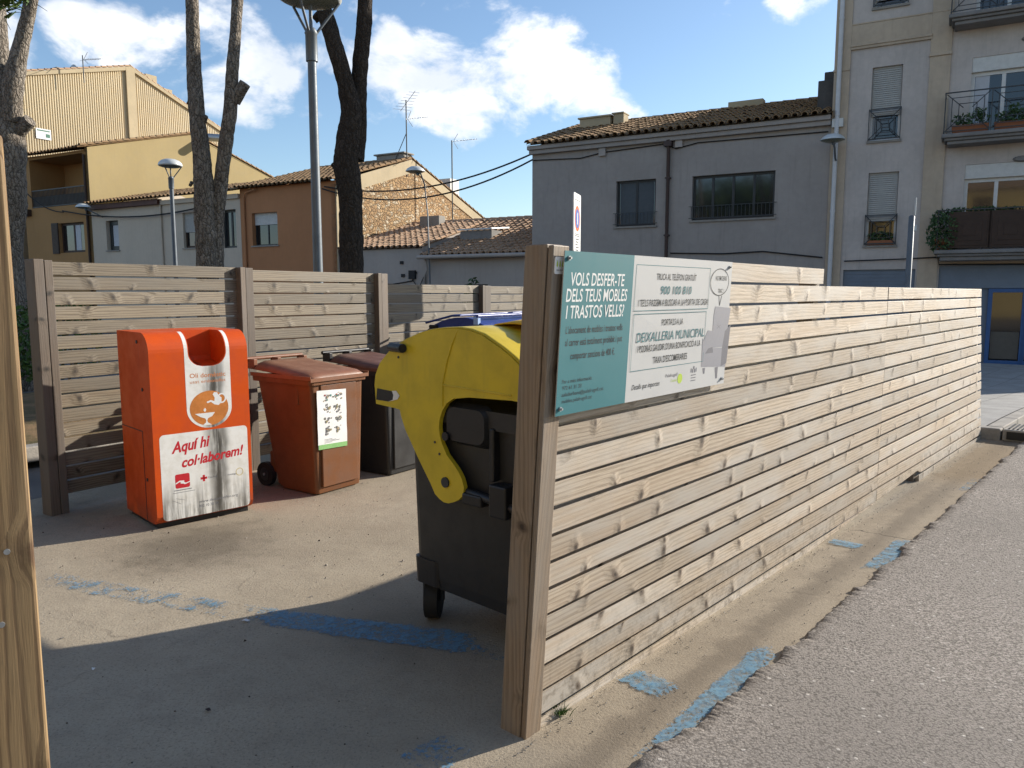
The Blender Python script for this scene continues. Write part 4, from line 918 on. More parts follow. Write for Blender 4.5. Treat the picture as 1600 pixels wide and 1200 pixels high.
# ---- grey house
gh = House('grey_house', 'grey rendered two storey house with four pane window behind the sign', 'house', -11.36)
go = [(-8.21,-6.84,3.77,5.25), (-5.65,-3.13,3.86,5.23)]
mb = MB(); wall_open(mb, -11.36, -1.63, -.6, 6.62, go, 0, .2); volume(mb, -11.36, -1.63, 5.5, -.6, 6.62, 8.0, 4.2, 7.7); gw = gh.part('wall', mb, M['grey_wall'], recalc=False)
mb = MB(); mb.box(-11.42, -1.63, -.16, .0, 6.36, 6.50); mb.box(-11.46, -1.63, -.24, -.0, 6.50, 6.64); gh.part('cornice', mb, M['grey_wall'], bevel=.02)
mb = MB(); tiles(mb, -11.45, -1.66, -.3, 4.2, 6.66, 8.08); ridge(mb, -11.45, -1.66, 4.2, 8.08); verge(mb, -11.42, [(-.3, 6.70), (4.2, 8.10)], 1); mb.face([(-11.4, 4.2, 8.0), (-1.63, 4.2, 8.0), (-1.63, 5.5, 7.7), (-11.4, 5.5, 7.7)]); gr = gh.part('roof', mb, M['tile_old'], recalc=False)
a = facade_point(910, 200, 3.2); b = facade_point(978, 200, 3.2)
mb = MB(); mb.box(a[0]+.02, b[0]-.5, 2.9, 3.5, 7.3, 8.06); mb.box(a[0]-.04, b[0]-.46, 2.84, 3.56, 8.06, 8.12); mb.box(b[0]-.4, b[0], 2.95, 3.45, 7.3, 8.12); mb.box(b[0]-.46, b[0]+.02, 2.9, 3.5, 8.12, 8.17); gh.part('chimney', mb, M['cream'], gr, bevel=.01)
mb = MB(); mb.box(-5.6, -4.4, 3.9, 4.3, 7.8, 8.28); gh.part('roof_vent', mb, M['cream'], gr, bevel=.01)
mb = MB(); mb.box(-2.1, -1.64, .4, 2.2, 6.8, 7.75); mb.box(-1.95, -1.64, .5, 2.0, 7.75, 8.0); gh.part('party_wall_stack', mb, M['dark_render'], gr, bevel=.02)
window(gh, *go[0], 'frame_dark', 2, t=.07, curtain=(-8.1,-6.95), cm='curtain_dim'); window(gh, *go[1], 'frame_dark', 4, t=.075)
for q in go:
    mb = MB(); n = int((q[1]-q[0])/.12)
    for z_ in (q[2]+.06, q[2]+.42): mb.box(q[0]-.08, q[1]+.08, -.05, -.035, z_, z_+.018)
    for k in range(n+1): x = q[0]+(q[1]-q[0])*k/n; mb.box(x-.006, x+.006, -.048, -.036, q[2]+.07, q[2]+.42)
    gh.part('window_guard', mb, M['iron'])
mb = MB(); mb.tube([(-6.42, -.09, -.3), (-6.42, -.09, 6.15), (-6.42, -.16, 6.4)], .055, 10)
for z_ in (1.5, 3.4, 5.2): mb.box(-6.50, -6.34, -.15, 0, z_, z_+.05)
mb.box(-6.55, -6.30, -.2, -.01, 6.2, 6.36); gh.part('downpipe', mb, M['pipe_brown'])
for q in ((-8.82, 6.10), (-6.22, 6.15)): mb = MB(); mb.box(q[0], q[0]+.24, -.10, 0, q[1], q[1]+.25); gh.part('junction_box', mb, M['low_wall'], bevel=.01)
mb = MB(); mb.tube([(-11.3, -.03, 6.18), (-9.5, -.03, 6.10), (-8.7, -.03, 6.22), (-6.6, -.03, 6.30), (-6.2, -.03, 6.12), (-5.5, -.03, 6.24), (-1.7, -.03, 6.2)], .018, 6); mb.tube([(-6.3, -.03, 2.86), (-4.6, -.03, 2.80), (-3.4, -.04, 2.84), (-1.7, -.03, 2.62)], .022, 6); gh.part('wall_cable', mb, M['cable'])

# ---- apartment block
ab = House('apartment_block', 'tall pale and beige apartment block with iron balconies at the right edge', 'building', -1.62)
AW = [(-.62,.14,5.82,7.82), (-.58,.19,2.93,4.95), (-.66,.16,9.40,11.4), (1.78,4.0,5.77,7.74), (1.78,4.0,2.80,4.99), (1.78,4.0,8.75,10.75), (-1.12,.74,-.4,2.25), (1.32,4.2,-.4,2.33)]
mb = MB(); wall_open(mb, -1.62, 4.3, -.6, 12.4, AW, 0, .22); volume(mb, -1.62, 4.3, 9, -.6, 12.4, 12.4, 4, 12.4); mb.face([(-1.62,0,12.4),(4.3,0,12.4),(4.3,9,12.4),(-1.62,9,12.4)]); ab.part('wall', mb, M['apt_wall'], recalc=False)
mb = MB(); mb.box(-1.62, -1.2, -.05, 0, -.6, 12.35); mb.box(.78, 1.28, -.05, 0, -.6, 7.9); mb.box(.78, 1.28, -.05, 0, 7.98, 12.35); mb.box(-1.2, .78, -.045, 0, 8.5, 9.02); mb.box(.76, 1.30, -.09, 0, 7.9, 7.98); mb.box(-1.2, .80, -.07, 0, 8.36, 8.43); mb.box(-1.2, .80, -.10, 0, 8.43, 8.5); mb.box(-1.2, 1.30, -.06, 0, 9.02, 9.06); mb.box(-1.64, -1.2, -.08, 0, 7.82, 7.88)
mb.box(1.28, 4.28, -.03, 0, 2.36, 2.62); ab.part('pilasters', mb, M['apt_beige'], bevel=.008)
for i, q in enumerate(AW[:3]):
    window(ab, *q, 'frame_white', 1, shut=.66 if i < 2 else .9)
    mb = MB(); u0, u1, z0 = q[0]-.03, q[1]+.03, q[2]-.0; z1 = z0+.86; um, zm = (u0+u1)/2, (z0+z1)/2; y0, y1 = -.10, -.085
    for x in (u0, u1-.022): mb.box(x, x+.022, y0, y1, z0, z1)
    for z in (z0+.02, z1-.03): mb.box(u0, u1, y0-.003, y1+.003, z, z+.022)
    for s in (.40, .24, .10):
        for x in (um-s, um+s): mb.box(x-.010, x+.010, y0+.002, y1-.002, zm-s*.95, zm+s*.95)
        for z in (zm-s*.95, zm+s*.95): mb.box(um-s, um+s, y0+.004, y1-.004, z-.010, z+.010)
    for sx in (-1, 1):
        for sz in (-1, 1): mb.tube([(um+sx*.10, y0+.006, zm+sz*.095), (um+sx*.40, y0+.006, zm+sz*.40)], .012, 6)
    for z in (z0+.05, z1-.05): mb.box(u0+.004, u0+.02, y1, .0, z, z+.016); mb.box(u1-.02, u1-.004, y1, .0, z, z+.016)
    ab.part('window_railing', mb, M['iron'])
for i, q in enumerate(AW[3:6]):
    mb = MB(); mb.box(q[0], q[1], .02, .20, q[3]-.37, q[3]); ab.part('shutter_box', mb, M['shutter_white'], bevel=.01)
    window(ab, q[0], q[1], q[2], q[3]-.372, 'frame_white', 3, t=.09, sill=False, curtain=(q[0]+.1, q[0]+.42) if i == 0 else False)
PB = .75
for i, (zt, zb) in enumerate(((5.72, 5.46), (2.72, 2.44), (8.72, 8.46))):
    ul = 1.18
    mb = MB(); mb.box(ul+.0, 4.25, -PB, 0, zt-.10, zt); mb.box(ul+.07, 4.25, -PB+.07, 0, zt-.17, zt-.102); mb.box(ul+.14, 4.25, -PB+.14, 0, zb, zt-.172); bal = ab.part('balcony', mb, M['slab_grey'], bevel=.02)
    mb = MB(); z0, z1 = zt+.05, zt+1.02; y = -PB+.04
    mb.box(ul+.03, 4.25, y, y+.03, z1, z1+.03); mb.box(ul+.03, 4.25, y+.004, y+.026, z0, z0+.02); mb.box(ul+.03, ul+.06, y+.031, 0, z1, z1+.03); mb.box(ul+.03, ul+.06, y+.031, 0, z0, z0+.02)
    k = 0; u = ul+.04
    while u < 4.2:
        mb.box(u, u+.022, y+.002, y+.028, zt, z1)
        if i != 1:
            um, zm = u+.52, (z0+z1)/2
            for s in (.36, .2): 
                for x in (um-s, um+s): mb.box(x-.010, x+.010, y+.006, y+.02, zm-s, zm+s)
                for z in (zm-s, zm+s): mb.box(um-s, um+s, y+.008, y+.018, z-.010, z+.010)
            for sx in (-1, 1):
                for sz in (-1, 1): mb.tube([(um+sx*.10, y+.012, zm+sz*.095), (um+sx*.48, y+.012, zm+sz*.46)], .012, 6)
        u += 1.04
    for j in range(8): mb.box(ul+.035, ul+.05, y+.06+j*.085, y+.08+j*.085, z0, z1)
    ab.part('railing', mb, M['iron'], bal)
    if i == 1:
        mb = MB()
        for x in spaced(ul+.30, 4.2, 3)[:-1]:
            mb.box(x, x+.96, y-.02, y-.001, zt+.04, zt+.98)
            for s, th in ((.40, .012), (.28, .02), (.15, .028)): mb.box(x+.48-s, x+.48+s, y-.02-th, y-.0205, zt+.5-s, zt+.5+s)
        ab.part('balcony_panel', mb, M['dark_wood'], bal, bevel=.006)
mb = MB(); mb.tube([(-1.47, -.13, -.4), (-1.47, -.13, 12.35)], .062, 12)
for z_ in (1.2, 3.9, 6.6, 9.2, 11.8): mb.lathe([(.072, z_), (.072, z_+.07)], (-1.47, -.13, 0), 12); mb.box(-1.49, -1.45, -.13, -.04, z_, z_+.04)
ab.part('downpipe', mb, M['pipe_white'])
mb = MB(); mb.box(-1.60, -1.30, -.16, -.05, 6.28, 6.52); ab.part('junction_box', mb, M['shutter_white'], bevel=.01)
mb = MB(); mb.box(-1.12, .74, .08, .12, -.4, 2.25)
for k in range(26): mb.box(-1.12, .74, .066, .079, -.38+k*.1, -.31+k*.1)
ab.part('shop_shutter', mb, M['blue_grey'])
mb = MB(); mb.box(1.32, 4.2, .06, .14, 1.71, 2.33); ab.part('shop_fascia', mb, M['blue_grey'], bevel=.01)
mb = MB(); mb.box(1.32, 4.2, .16, .20, -.4, 1.71); ab.part('shop_back', mb, M['blue_grey'])
for u0 in (2.52, 3.30):
    mb = MB(); mb.box(u0, u0+.10, .04, .15, -.34, 1.70); mb.box(u0+.80, u0+.90, .04, .15, -.34, 1.70); mb.box(u0+.1, u0+.8, .04, .15, 1.60, 1.70); mb.box(u0+.1, u0+.8, .04, .15, -.34, -.22); dd = ab.part('shop_door', mb, M['blue_frame'], bevel=.006)
    mb = MB(); mb.face([(u0+.1,.10,-.22),(u0+.8,.10,-.22),(u0+.8,.10,1.6),(u0+.1,.10,1.6)]); ab.part('pane', mb, M['glass'], dd, recalc=False)
    mb = MB(); mb.face([(u0+.12,.095,-.18),(u0+.76,.095,-.18),(u0+.76,.095,.55),(u0+.12,.095,.55)]); ab.part('notice', mb, M['shop_dim'], dd, recalc=False)
mb = MB(); mb.tube([(-1.1, -.07, 2.50), (.4, -.07, 2.53), (1.26, -.07, 2.56), (1.31, -.07, 2.36), (4.25, -.05, 2.33)], .02, 6); ab.part('wall_cable', mb, M['cable'])
for z_ in (5.05, 8.05): mb = MB(); mb.loft([[(3.05+.22*math.cos(a), 0, z_+.08*math.sin(a)) for a in [2*math.pi*k/16 for k in range(16)]], [(3.05+.17*math.cos(a), -.1, z_+.055*math.sin(a)) for a in [2*math.pi*k/16 for k in range(16)]]]); ab.part('bulkhead_lamp', mb, M['slab_grey'])
an = House('low_annex', 'low rendered annex at the side of the apartment block', 'building', 4.35)
mb = MB(); mb.box(4.35, 8.45, .2, 8, -.6, 5.2); aw_ = an.part('wall', mb, M['apt_wall'])
mb = MB(); mb.box(4.35, 8.55, .08, 8.1, 5.2, 5.35); an.part('roof', mb, M['slab_grey'])
window(an, 6.2, 7.6, 2.6, 4.2, 'frame_white', 2, d=.1)

# ---- low house with sunlit tiles
lh = House('low_house', 'single storey grey house with sunlit clay tile roof', 'house', -20.4)
mb = MB(); wall_open(mb, -20.4, -11.37, -.6, 2.95, [(-14.2,-13.2,-.4,1.9)], 0, .2); mb.face([(-20.4,0,2.95),(-16.1,0,2.95),(-16.1,0,3.3),(-20.4,0,3.3)])
mb.face([(-16.08,-.28,2.9),(-16.08,5,4.68),(-16.08,5,4.74),(-16.08,-.1,3.36),(-16.08,-.1,2.9)])
for u, zf in ((-20.39, 3.3), (-11.38, 2.95)): mb.face([(u,0,-.6),(u,9,-.6),(u,9,3.0),(u,5,4.72),(u,0,zf)])
mb.face([(-20.4,9,-.6),(-11.4,9,-.6),(-11.4,9,3.0),(-20.4,9,3.0)]); lh.part('wall', mb, M['low_wall'], recalc=False)
mb = MB(); tiles(mb, -20.35, -16.1, -.12, 5.0, 3.34, 4.72, pw=.27); tiles(mb, -16.05, -11.38, -.30, 5.0, 2.98, 4.72, pw=.27); ridge(mb, -20.3, -11.4, 5.0, 4.74, .12); mb.face([(-20.4,5,4.70),(-11.4,5,4.70),(-11.4,9,3.0),(-20.4,9,3.0)]); lr = lh.part('roof', mb, M['tile_warm'], recalc=False)
mb = MB(); sk0 = facade_point(719, 372, 1.6)[0]; sk1 = facade_point(768, 372, 1.6)[0]; mb.box(sk0, sk1, 1.6, 2.6, 3.3, 4.02); o_ = lh.part('roof_box', mb, M['slab_grey'], lr, bevel=.02)
mb = MB(); mb.hexa([(x, y, z) for z0_ in (4.03, 4.09) for x, y, z in ((sk0-.06,1.5,z0_),(sk1+.06,1.5,z0_),(sk1+.06,2.9,z0_+.12),(sk0-.06,2.9,z0_+.12))]); lh.part('skylight', mb, M['steel'], lr, bevel=.01)
a = facade_point(676, 350, 4.4); mb = MB(); mb.box(a[0]-.5, a[0]+.55, 4.1, 4.6, 4.0, 4.98); lh.part('chimney', mb, M['stone_sill'], lr, bevel=.02)
mb = MB(); mb.tube([(-16.1, -.38, 2.93), (-11.4, -.38, 2.93)], .075, 10); lh.part('gutter', mb, M['low_wall'])
mb = MB(); mb.tube([(-15.8,-.3,2.88),(-15.85,-.1,2.5),(-16.0,-.06,2.2),(-16.0,-.06,-.4)], .04, 8); lh.part('downpipe', mb, M['low_wall'])
mb = MB(); mb.tube([(-20.2,-.03,2.0),(-17.6,-.03,1.92),(-16.6,-.04,2.05),(-16.4,-.04,2.4)], .022, 6); mb.tube([(-16.6,-.05,2.1),(-16.3,-.06,1.75),(-16.05,-.05,2.2)], .018, 6); mb.box(-16.75,-16.45,-.10,0,2.12,2.45); mb.box(-17.2,-17.05,-.05,0,2.7,2.82); mb.box(-17.15,-17.0,-.05,0,2.2,2.32); lh.part('wall_cable', mb, M['cable'])
window(lh, -14.2, -13.2, -.4, 1.9, 'frame_dark', 1, sill=False)

# ---- orange house with the stone gable
oh = House('terracotta_house', 'terracotta rendered house with exposed rubble stone gable wall', 'house', -26.05)
mb = MB(); wall_open(mb, -26.05, -20.42, -.6, 6.15, [(-25.35,-23.8,3.65,5.06)], 0, .25); oh.part('wall', mb, M['orange_wall'], recalc=False)
mb = MB(); mb.face([(-26.05,0,-.6),(-26.05,12,-.6),(-26.05,12,5.4),(-26.05,5.1,7.5),(-26.05,0,6.1)]); mb.face([(-26.05,12,-.6),(-20.42,12,-.6),(-20.42,12,5.4),(-26.05,12,5.4)]); oh.part('side_wall', mb, M['orange_wall'], recalc=False)
G = [(0,6.12),(5.1,7.72),(11.9,5.35)]
mb = MB(); gp = [(0,-.6),(12,-.6),(12,5.3)]+[(11.9,5.35),(5.1,7.6),(0,6.0)]; mb.prism([(-20.42, d, z) for d, z in gp], (-.3,0,0)); oh.part('stone_gable', mb, M['stone'])
mb = MB(); mb.box(-20.44, -20.395, -.02, .75, -.6, 5.9)
def band(a, b, w_): return [(-20.42, a[0], a[1]-w_), (-20.38, a[0], a[1]-w_), (-20.38, b[0], b[1]-w_), (-20.42, b[0], b[1]-w_), (-20.42, a[0], a[1]-.02), (-20.38, a[0], a[1]-.02), (-20.38, b[0], b[1]-.02), (-20.42, b[0], b[1]-.02)]
for a, b, w_ in ((G[0], G[1], .62), (G[1], G[2], .45)):
    q = band(a, b, w_); mb.hexa([q[0], q[1], q[2], q[3], q[4], q[5], q[6], q[7]])
oh.part('gable_render', mb, M['cream'])
mb = MB(); tiles(mb, -26.1, -20.45, -.3, 5.1, 6.15, 7.72); verge(mb, -20.45, [(-.3,6.12),(5.1,7.74)], 1); verge(mb, -20.45, [(5.1,7.74),(11.9,5.37)], 1); mb.face([(-26.1,5.1,7.68),(-20.45,5.1,7.68),(-20.45,12,5.33),(-26.1,12,5.33)]); ridge(mb, -26.1, -20.5, 5.1, 7.74); orf = oh.part('roof', mb, M['tile_old'], recalc=False)
mb = MB(); mb.box(-22.3, -20.7, 4.9, 5.5, 7.5, 7.98); mb.box(-22.4, -20.6, 4.8, 5.6, 7.98, 8.05); oh.part('chimney', mb, M['stone_sill'], orf, bevel=.02)
mb = MB(); mb.box(-21.6, -20.75, 8.8, 9.6, 6.0, 7.35); oh.part('stair_head', mb, M['shutter_white'], orf)
window(oh, -25.35, -23.8, 3.65, 5.06, 'frame_dark', 2, d=.2, shut=.36, shm='shutter_white')
mb = MB(); mb.tube([(-25.75,-.06,5.7),(-25.75,-.06,-.4)], .045, 8); mb.tube([(-25.75,-.06,5.7),(-25.6,-.1,5.95),(-24.9,-.2,6.05)], .03, 8); oh.part('downpipe', mb, M['orange_wall'])

# ---- white house
wh = House('white_house', 'white limewashed two storey house with a dark red eaves board', 'house', -37.0)
WO = [(-35.85,-34.85,3.72,5.20), (-29.95,-28.6,3.68,5.30), (-27.4,-26.36,3.6,5.30)]
mb = MB(); wall_open(mb, -37.0, -26.06, -.6, 5.95, WO, 0, .25); volume(mb, -37.0, -26.06, 10, -.6, 5.95, 7.2, 5, 5.8); wh.part('wall', mb, M['white_wall'], recalc=False)
mb = MB(); mb.box(-37.0, -31.4, -.25, 0, 5.78, 6.02); wh.part('eaves_board', mb, M['stained_wood'])
mb = MB(); mb.box(-31.4, -26.06, -.12, 0, 5.75, 5.95); wh.part('cornice', mb, M['white_wall'])
mb = MB(); tiles(mb, -37.0, -31.4, -.42, 5.0, 6.06, 7.3, pw=.28); tiles(mb, -31.4, -26.1, -.38, 5.0, 6.06, 7.3, pw=.28); wh.part('roof', mb, M['tile_old'], recalc=False)
window(wh, *WO[0], 'frame_dark', 1, t=.22, d=.2, curtain=(-35.6,-35.1)); window(wh, *WO[1], 'dark_wood', 2, t=.1, d=.14, shut=.55, shm='shutter'); window(wh, *WO[2], 'frame_dark', 2, t=.1, d=.22, sill=False)
mb = MB(); mb.tube([(-31.45,-.06,5.75),(-31.45,-.06,-.4)], .045, 8); wh.part('downpipe', mb, M['white_wall'])

# ---- ochre house with loggia, tall gable facing right
oc = House('ochre_house', 'ochre house with dark loggia and a tall sunlit gable wall', 'house', -43.0)
mb = MB(); wall_open(mb, -43.0, -37.02, -.6, 8.85, [(-42.3,-37.45,6.15,8.7), (-39.95,-37.72,3.70,5.25)], 0, .25); oc.part('wall', mb, M['ochre_dark'], recalc=False)
mb = MB(); mb.face([(-42.3,1.9,6.15),(-37.3,1.9,6.15),(-37.3,1.9,8.7),(-42.3,1.9,8.7)]); mb.face([(-42.3,.25,6.15),(-37.45,.25,6.15),(-37.45,1.9,6.15),(-42.3,1.9,6.15)]); mb.face([(-42.3,.25,8.7),(-37.45,.25,8.7),(-37.45,1.9,8.7),(-42.3,1.9,8.7)])
for u in (-42.3, -37.45): mb.face([(u,.25,6.15),(u,1.9,6.15),(u,1.9,8.7),(u,.25,8.7)])
oc.part('loggia', mb, M['ochre_dark'], recalc=False)
mb = MB(); mb.box(-39.0, -37.9, 1.84, 1.9, 6.2, 8.1); oc.part('loggia_door', mb, M['dark_wood'])
mb = MB(); mb.box(-42.3, -37.45, .02, .07, 7.05, 7.1); mb.box(-42.3, -37.45, .02, .07, 6.18, 6.22)
for k in range(40): mb.box(-42.3+k*.12, -42.28+k*.12, .03, .05, 6.2, 7.05)
oc.part('railing', mb, M['iron'])
mb = MB(); mb.face([(-42.3,.075,6.16),(-37.45,.075,6.16),(-37.45,.075,6.75),(-42.3,.075,6.75)]); oc.part('railing_screen', mb, M['dark_wood'], recalc=False)
mb = MB(); gp = [(0,-.6),(12.6,-.6),(12.6,8.9),(6.4,10.68),(0,8.95)]; mb.prism([(-37.02,d,z) for d, z in gp], (-.25,0,0)); oc.part('gable_wall', mb, M['ochre_wall'])
mb = MB(); mb.face([(-43,0,-.6),(-43,12.6,-.6),(-43,12.6,8.9),(-43,6.4,10.6),(-43,0,8.9)]); mb.face([(-43,12.6,-.6),(-37.02,12.6,-.6),(-37.02,12.6,8.9),(-43,12.6,8.9)]); oc.part('rear_wall', mb, M['ochre_dark'], recalc=False)
mb = MB(); tiles(mb, -43.1, -37.0, -.45, 6.4, 8.88, 10.68, pw=.3); verge(mb, -37.05, [(-.4,8.95),(6.4,10.72)], 1); verge(mb, -37.05, [(6.4,10.72),(12.6,8.92)], 1); mb.face([(-43,6.4,10.6),(-37,6.4,10.6),(-37,12.6,8.86),(-43,12.6,8.86)]); oc.part('roof', mb, M['tile_old'], recalc=False)
window(oc, -39.95, -37.72, 3.70, 5.25, 'dark_wood', 2, t=.12, d=.16, sill=False, curtain=(-38.9,-38.3))
mb = MB(); mb.box(-40.55, -39.97, -.06, -.01, 3.66, 5.28)
for k in range(20): mb.box(-40.5, -40.02, -.075, -.061, 3.72+k*.077, 3.76+k*.077)
oc.part('wooden_shutter', mb, M['dark_wood'])
mb = MB(); mb.tube([(-37.25,-.08,8.6),(-37.25,-.08,-.4)], .06, 8); oc.part('downpipe', mb, M['dark_wood'])
mb = MB(); mb.box(-42.9,-42.4,-.25,0,5.75,6.1); oc.part('bracket', mb, M['dark_wood'])
mb = MB(); mb.tube([(-37.3, 7.2, 10.7), (-35.6, 7.9, 10.55)], .22, 16); oc.part('flue', mb, M['steel'])

# ---- tall building clad in profiled sheet
tb = House('sheet_clad_building', 'tall cream building clad in ribbed sheet rising behind the ochre house', 'building', -44.3)
GT = [(0.0,13.55),(7.7,15.75),(15.0,13.0)]
def gtop(d): return GT[0][1]+(GT[1][1]-GT[0][1])*d/7.7 if d <= 7.7 else GT[1][1]+(GT[2][1]-GT[1][1])*(d-7.7)/7.3
mb = MB(); n = 104; vs = []
step = 15.0/n
for k in range(n):
    a = k*step; prof_ = [(a, 0), (a+step*.35, 0), (a+step*.5, .045), (a+step*.85, .045), (a+step, 0)]
    for (d0, x0), (d1, x1) in zip(prof_[:-1], prof_[1:]): mb.face([(-44.3+x0, d0, 6), (-44.3+x1, d1, 6), (-44.3+x1, d1, gtop(d1)-.02), (-44.3+x0, d0, gtop(d0)-.02)])
tb.part('ribbed_cladding', mb, M['sheet_wall'], recalc=False)
mb = MB(); gp = [(0,-.6),(15,-.6),(15,12.9),(7.7,15.6),(0,13.4)]; mb.prism([(-44.34,d,z) for d, z in gp], (-9,0,0)); tb.part('wall', mb, M['cream'])
mb = MB(); mb.box(-44.3, -44.12, 7.35, 7.95, 6, 15.55); mb.box(-44.3,-44.15,-.12,.1,-.6,13.5); mb.box(-44.3,-44.15,14.9,15.1,6,13.0)
for (a, b) in ((GT[0], GT[1]), (GT[1], GT[2])): mb.hexa([(-44.3,a[0],a[1]-.22),(-44.13,a[0],a[1]-.22),(-44.13,b[0],b[1]-.22),(-44.3,b[0],b[1]-.22),(-44.3,a[0],a[1]),(-44.13,a[0],a[1]),(-44.13,b[0],b[1]),(-44.3,b[0],b[1])])
tb.part('trim', mb, M['cream'])
mb = MB(); verge(mb, -44.25, [GT[0], GT[1]], 1); verge(mb, -44.25, [GT[1], GT[2]], 1)
mb.face([(-53.4,-.3,13.42),(-44.2,-.3,13.42),(-44.2,7.7,15.72),(-53.4,7.7,15.72)]); mb.face([(-53.4,7.7,15.72),(-44.2,7.7,15.72),(-44.2,15.1,12.98),(-53.4,15.1,12.98)]); trf = tb.part('roof', mb, M['tile_warm'], recalc=False)
def tb_pt(px, py): return onplane(px, py, F(-44.3, 0, 0), (SN.x, SN.y))   # (depth, z) on the gable
c1 = tb_pt(113, 118); mb = MB(); mb.box(-45.6,-44.9,c1[0]-.5,c1[0]+.3,13.6,c1[1]+.35); mb.box(-45.7,-44.8,c1[0]-.6,c1[0]+.4,c1[1]+.35,c1[1]+.42); tb.part('chimney', mb, M['stone_sill'], trf)
c1 = tb_pt(258, 137); mb = MB(); mb.box(-46.2,-44.8,c1[0]-1.0,c1[0]+.9,13.6,c1[1]+.1); mb.box(-46.3,-44.7,c1[0]-1.1,c1[0]-.3,c1[1]+.1,c1[1]+.7); tb.part('chimney', mb, M['cream'], trf)
c1 = tb_pt(66, 210); mb = MB(); mb.face([(-44.2,c1[0]-.40,c1[1]-.28),(-44.2,c1[0]+.45,c1[1]-.28),(-44.2,c1[0]+.45,c1[1]+.30),(-44.2,c1[0]-.40,c1[1]+.30)]); wsg = tb.part('wall_sign', mb, M['white_panel'], recalc=False)
mb = MB(); mb.face([(-44.19,c1[0]-.33,c1[1]+.16),(-44.19,c1[0]+.38,c1[1]+.16),(-44.19,c1[0]+.38,c1[1]+.23),(-44.19,c1[0]-.33,c1[1]+.23)]); mb.face([(-44.19,c1[0]+.15,c1[1]-.16),(-44.19,c1[0]+.38,c1[1]-.16),(-44.19,c1[0]+.38,c1[1]+.04),(-44.19,c1[0]+.15,c1[1]+.04)]); tb.part('sign_print', mb, plain('sign_green', (.06,.17,.12), .5, .3), wsg, recalc=False)

# ---- the other side of the street, behind the camera (mirrored in the windows)
M['yellow_wall'] = mottled('yellow_render', (.50,.38,.17), .15, .5, .85, .2, .2, 40, streak=.2)
for (u0, u1, h, mw, lb) in ((-34, -14, 6.6, 'orange_wall', 'long terracotta house with red tiled roof on the near side of the street'), (-13.5, 9, 8.6, 'yellow_wall', 'yellow rendered house on the near side of the street behind the camera')):
    nb = House('street_house', lb, 'house', u0, -38)
    nb.off = (-u0, 38, -ZS)
    ops = [(u, u+1.2, z, z+1.5) for z in ((1.2, 4.2) if h < 8 else (1.2, 4.2, 6.6)) for u in spaced(u0+1.5, u1-2.7, 5)]
    mb = MB(); wall_open(mb, u0, u1, -.6, h, ops, -38, -.2); mb.face([(u0,-38,-.6),(u0,-46,-.6),(u0,-46,h),(u0,-38,h)]); mb.face([(u1,-38,-.6),(u1,-46,-.6),(u1,-46,h),(u1,-38,h)]); nb.part('wall', mb, M[mw], recalc=False)
    mb = MB()
    for q in ops: mb.box(q[0], q[1], -38.26, -38.2, q[2], q[3])
    nb.part('shutters', mb, M['dark_wood'])
    mb = MB(); mb.hexa([(u0-.2,-37.6,h),(u1+.2,-37.6,h),(u1+.2,-46,h),(u0-.2,-46,h),(u0-.2,-41,h+1.5),(u1+.2,-41,h+1.5),(u1+.2,-43,h+1.5),(u0-.2,-43,h+1.5)]); nb.part('roof', mb, M['tile_warm'])

# ------------------------------------------------------------------ aerials, dish, cables
def px_on(px, py, u, d=None):     # world point on the plane across the street through facade position u
    q = onplane(px, py, F(u, 0, 0), (SN.x, SN.y)); return F(u, q[0], q[1])
def yagi(mb, p, dirv, L, n, up=(0, 0, 1), el=.35, r=.012):
    p = Vector(p); d = Vector(dirv).normalized(); u_ = Vector(up).normalized(); mb.tube([p, p+d*L], r, 6)
    for k in range(n): q = p+d*(L*(k+.5)/n); h = el*(1-.45*k/n); mb.tube([q-u_*h, q+u_*h], r*.6, 5)
p0 = at(636, 262, 36.2); 
ae = thing('roof_aerial', 'tall braced television aerial with two antennas on the stone gable house', 'aerial', tuple(p0), SROT, 'television aerials')
mb = MB(); mb.tube([(0,0,-.4),(0,0,3.0)], .028, 8); mb.build('mast', M['iron'], ae)
mb = MB(); mb.tube([(0,0,1.55),(-.85,.1,.25)], .018, 6); mb.build('brace', M['iron'], ae)
mb = MB(); yagi(mb, (-.32,0,2.55), (.78,0,.72), 1.15, 7, (1,.3,-.15), .42); mb.build('antenna', M['steel'], ae)
mb = MB(); yagi(mb, (.0,0,2.15), (1,0,-.02), 1.25, 9, (0,1,.1), .12); mb.tube([(.12,0,2.1),(.35,0,1.8)], .012, 6); mb.tube([(.12,0,2.2),(.28,0,2.5)], .012, 6); mb.build('antenna', M['steel'], ae)
p0 = at(707, 330, 37.6)
ae = thing('roof_aerial', 'slim television aerial with one sideways antenna against the sky right of the stone gable', 'aerial', tuple(p0), SROT, 'television aerials')
mb = MB(); mb.tube([(0,0,-.9),(0,0,3.3)], .03, 8); mb.build('mast', M['iron'], ae)
mb = MB(); yagi(mb, (.0,0,3.25), (1,.2,.03), 1.3, 8, (0,1,.1), .12); mb.tube([(.12,0,3.3),(.28,.1,3.6)], .012, 6); mb.tube([(.12,0,3.2),(.28,.1,2.9)], .012, 6); mb.build('antenna', M['steel'], ae)
p0 = at(131, 121, 47.0)
ae = thing('roof_aerial', 'small television aerial on the ridge of the sheet clad building', 'aerial', tuple(p0), SROT, 'television aerials')
mb = MB(); mb.tube([(0,0,-.3),(0,0,1.25)], .03, 8); mb.build('mast', M['iron'], ae)
mb = MB(); yagi(mb, (.0,0,1.0), (1,.2,-.06), 1.4, 7, (.2,1,.5), .3); mb.tube([(.1,0,1.0),(.5,0,1.35)], .014, 6); mb.tube([(.1,0,1.0),(.5,0,.7)], .014, 6); mb.build('antenna', M['steel'], ae)
p0 = at(118, 114, 48.6)
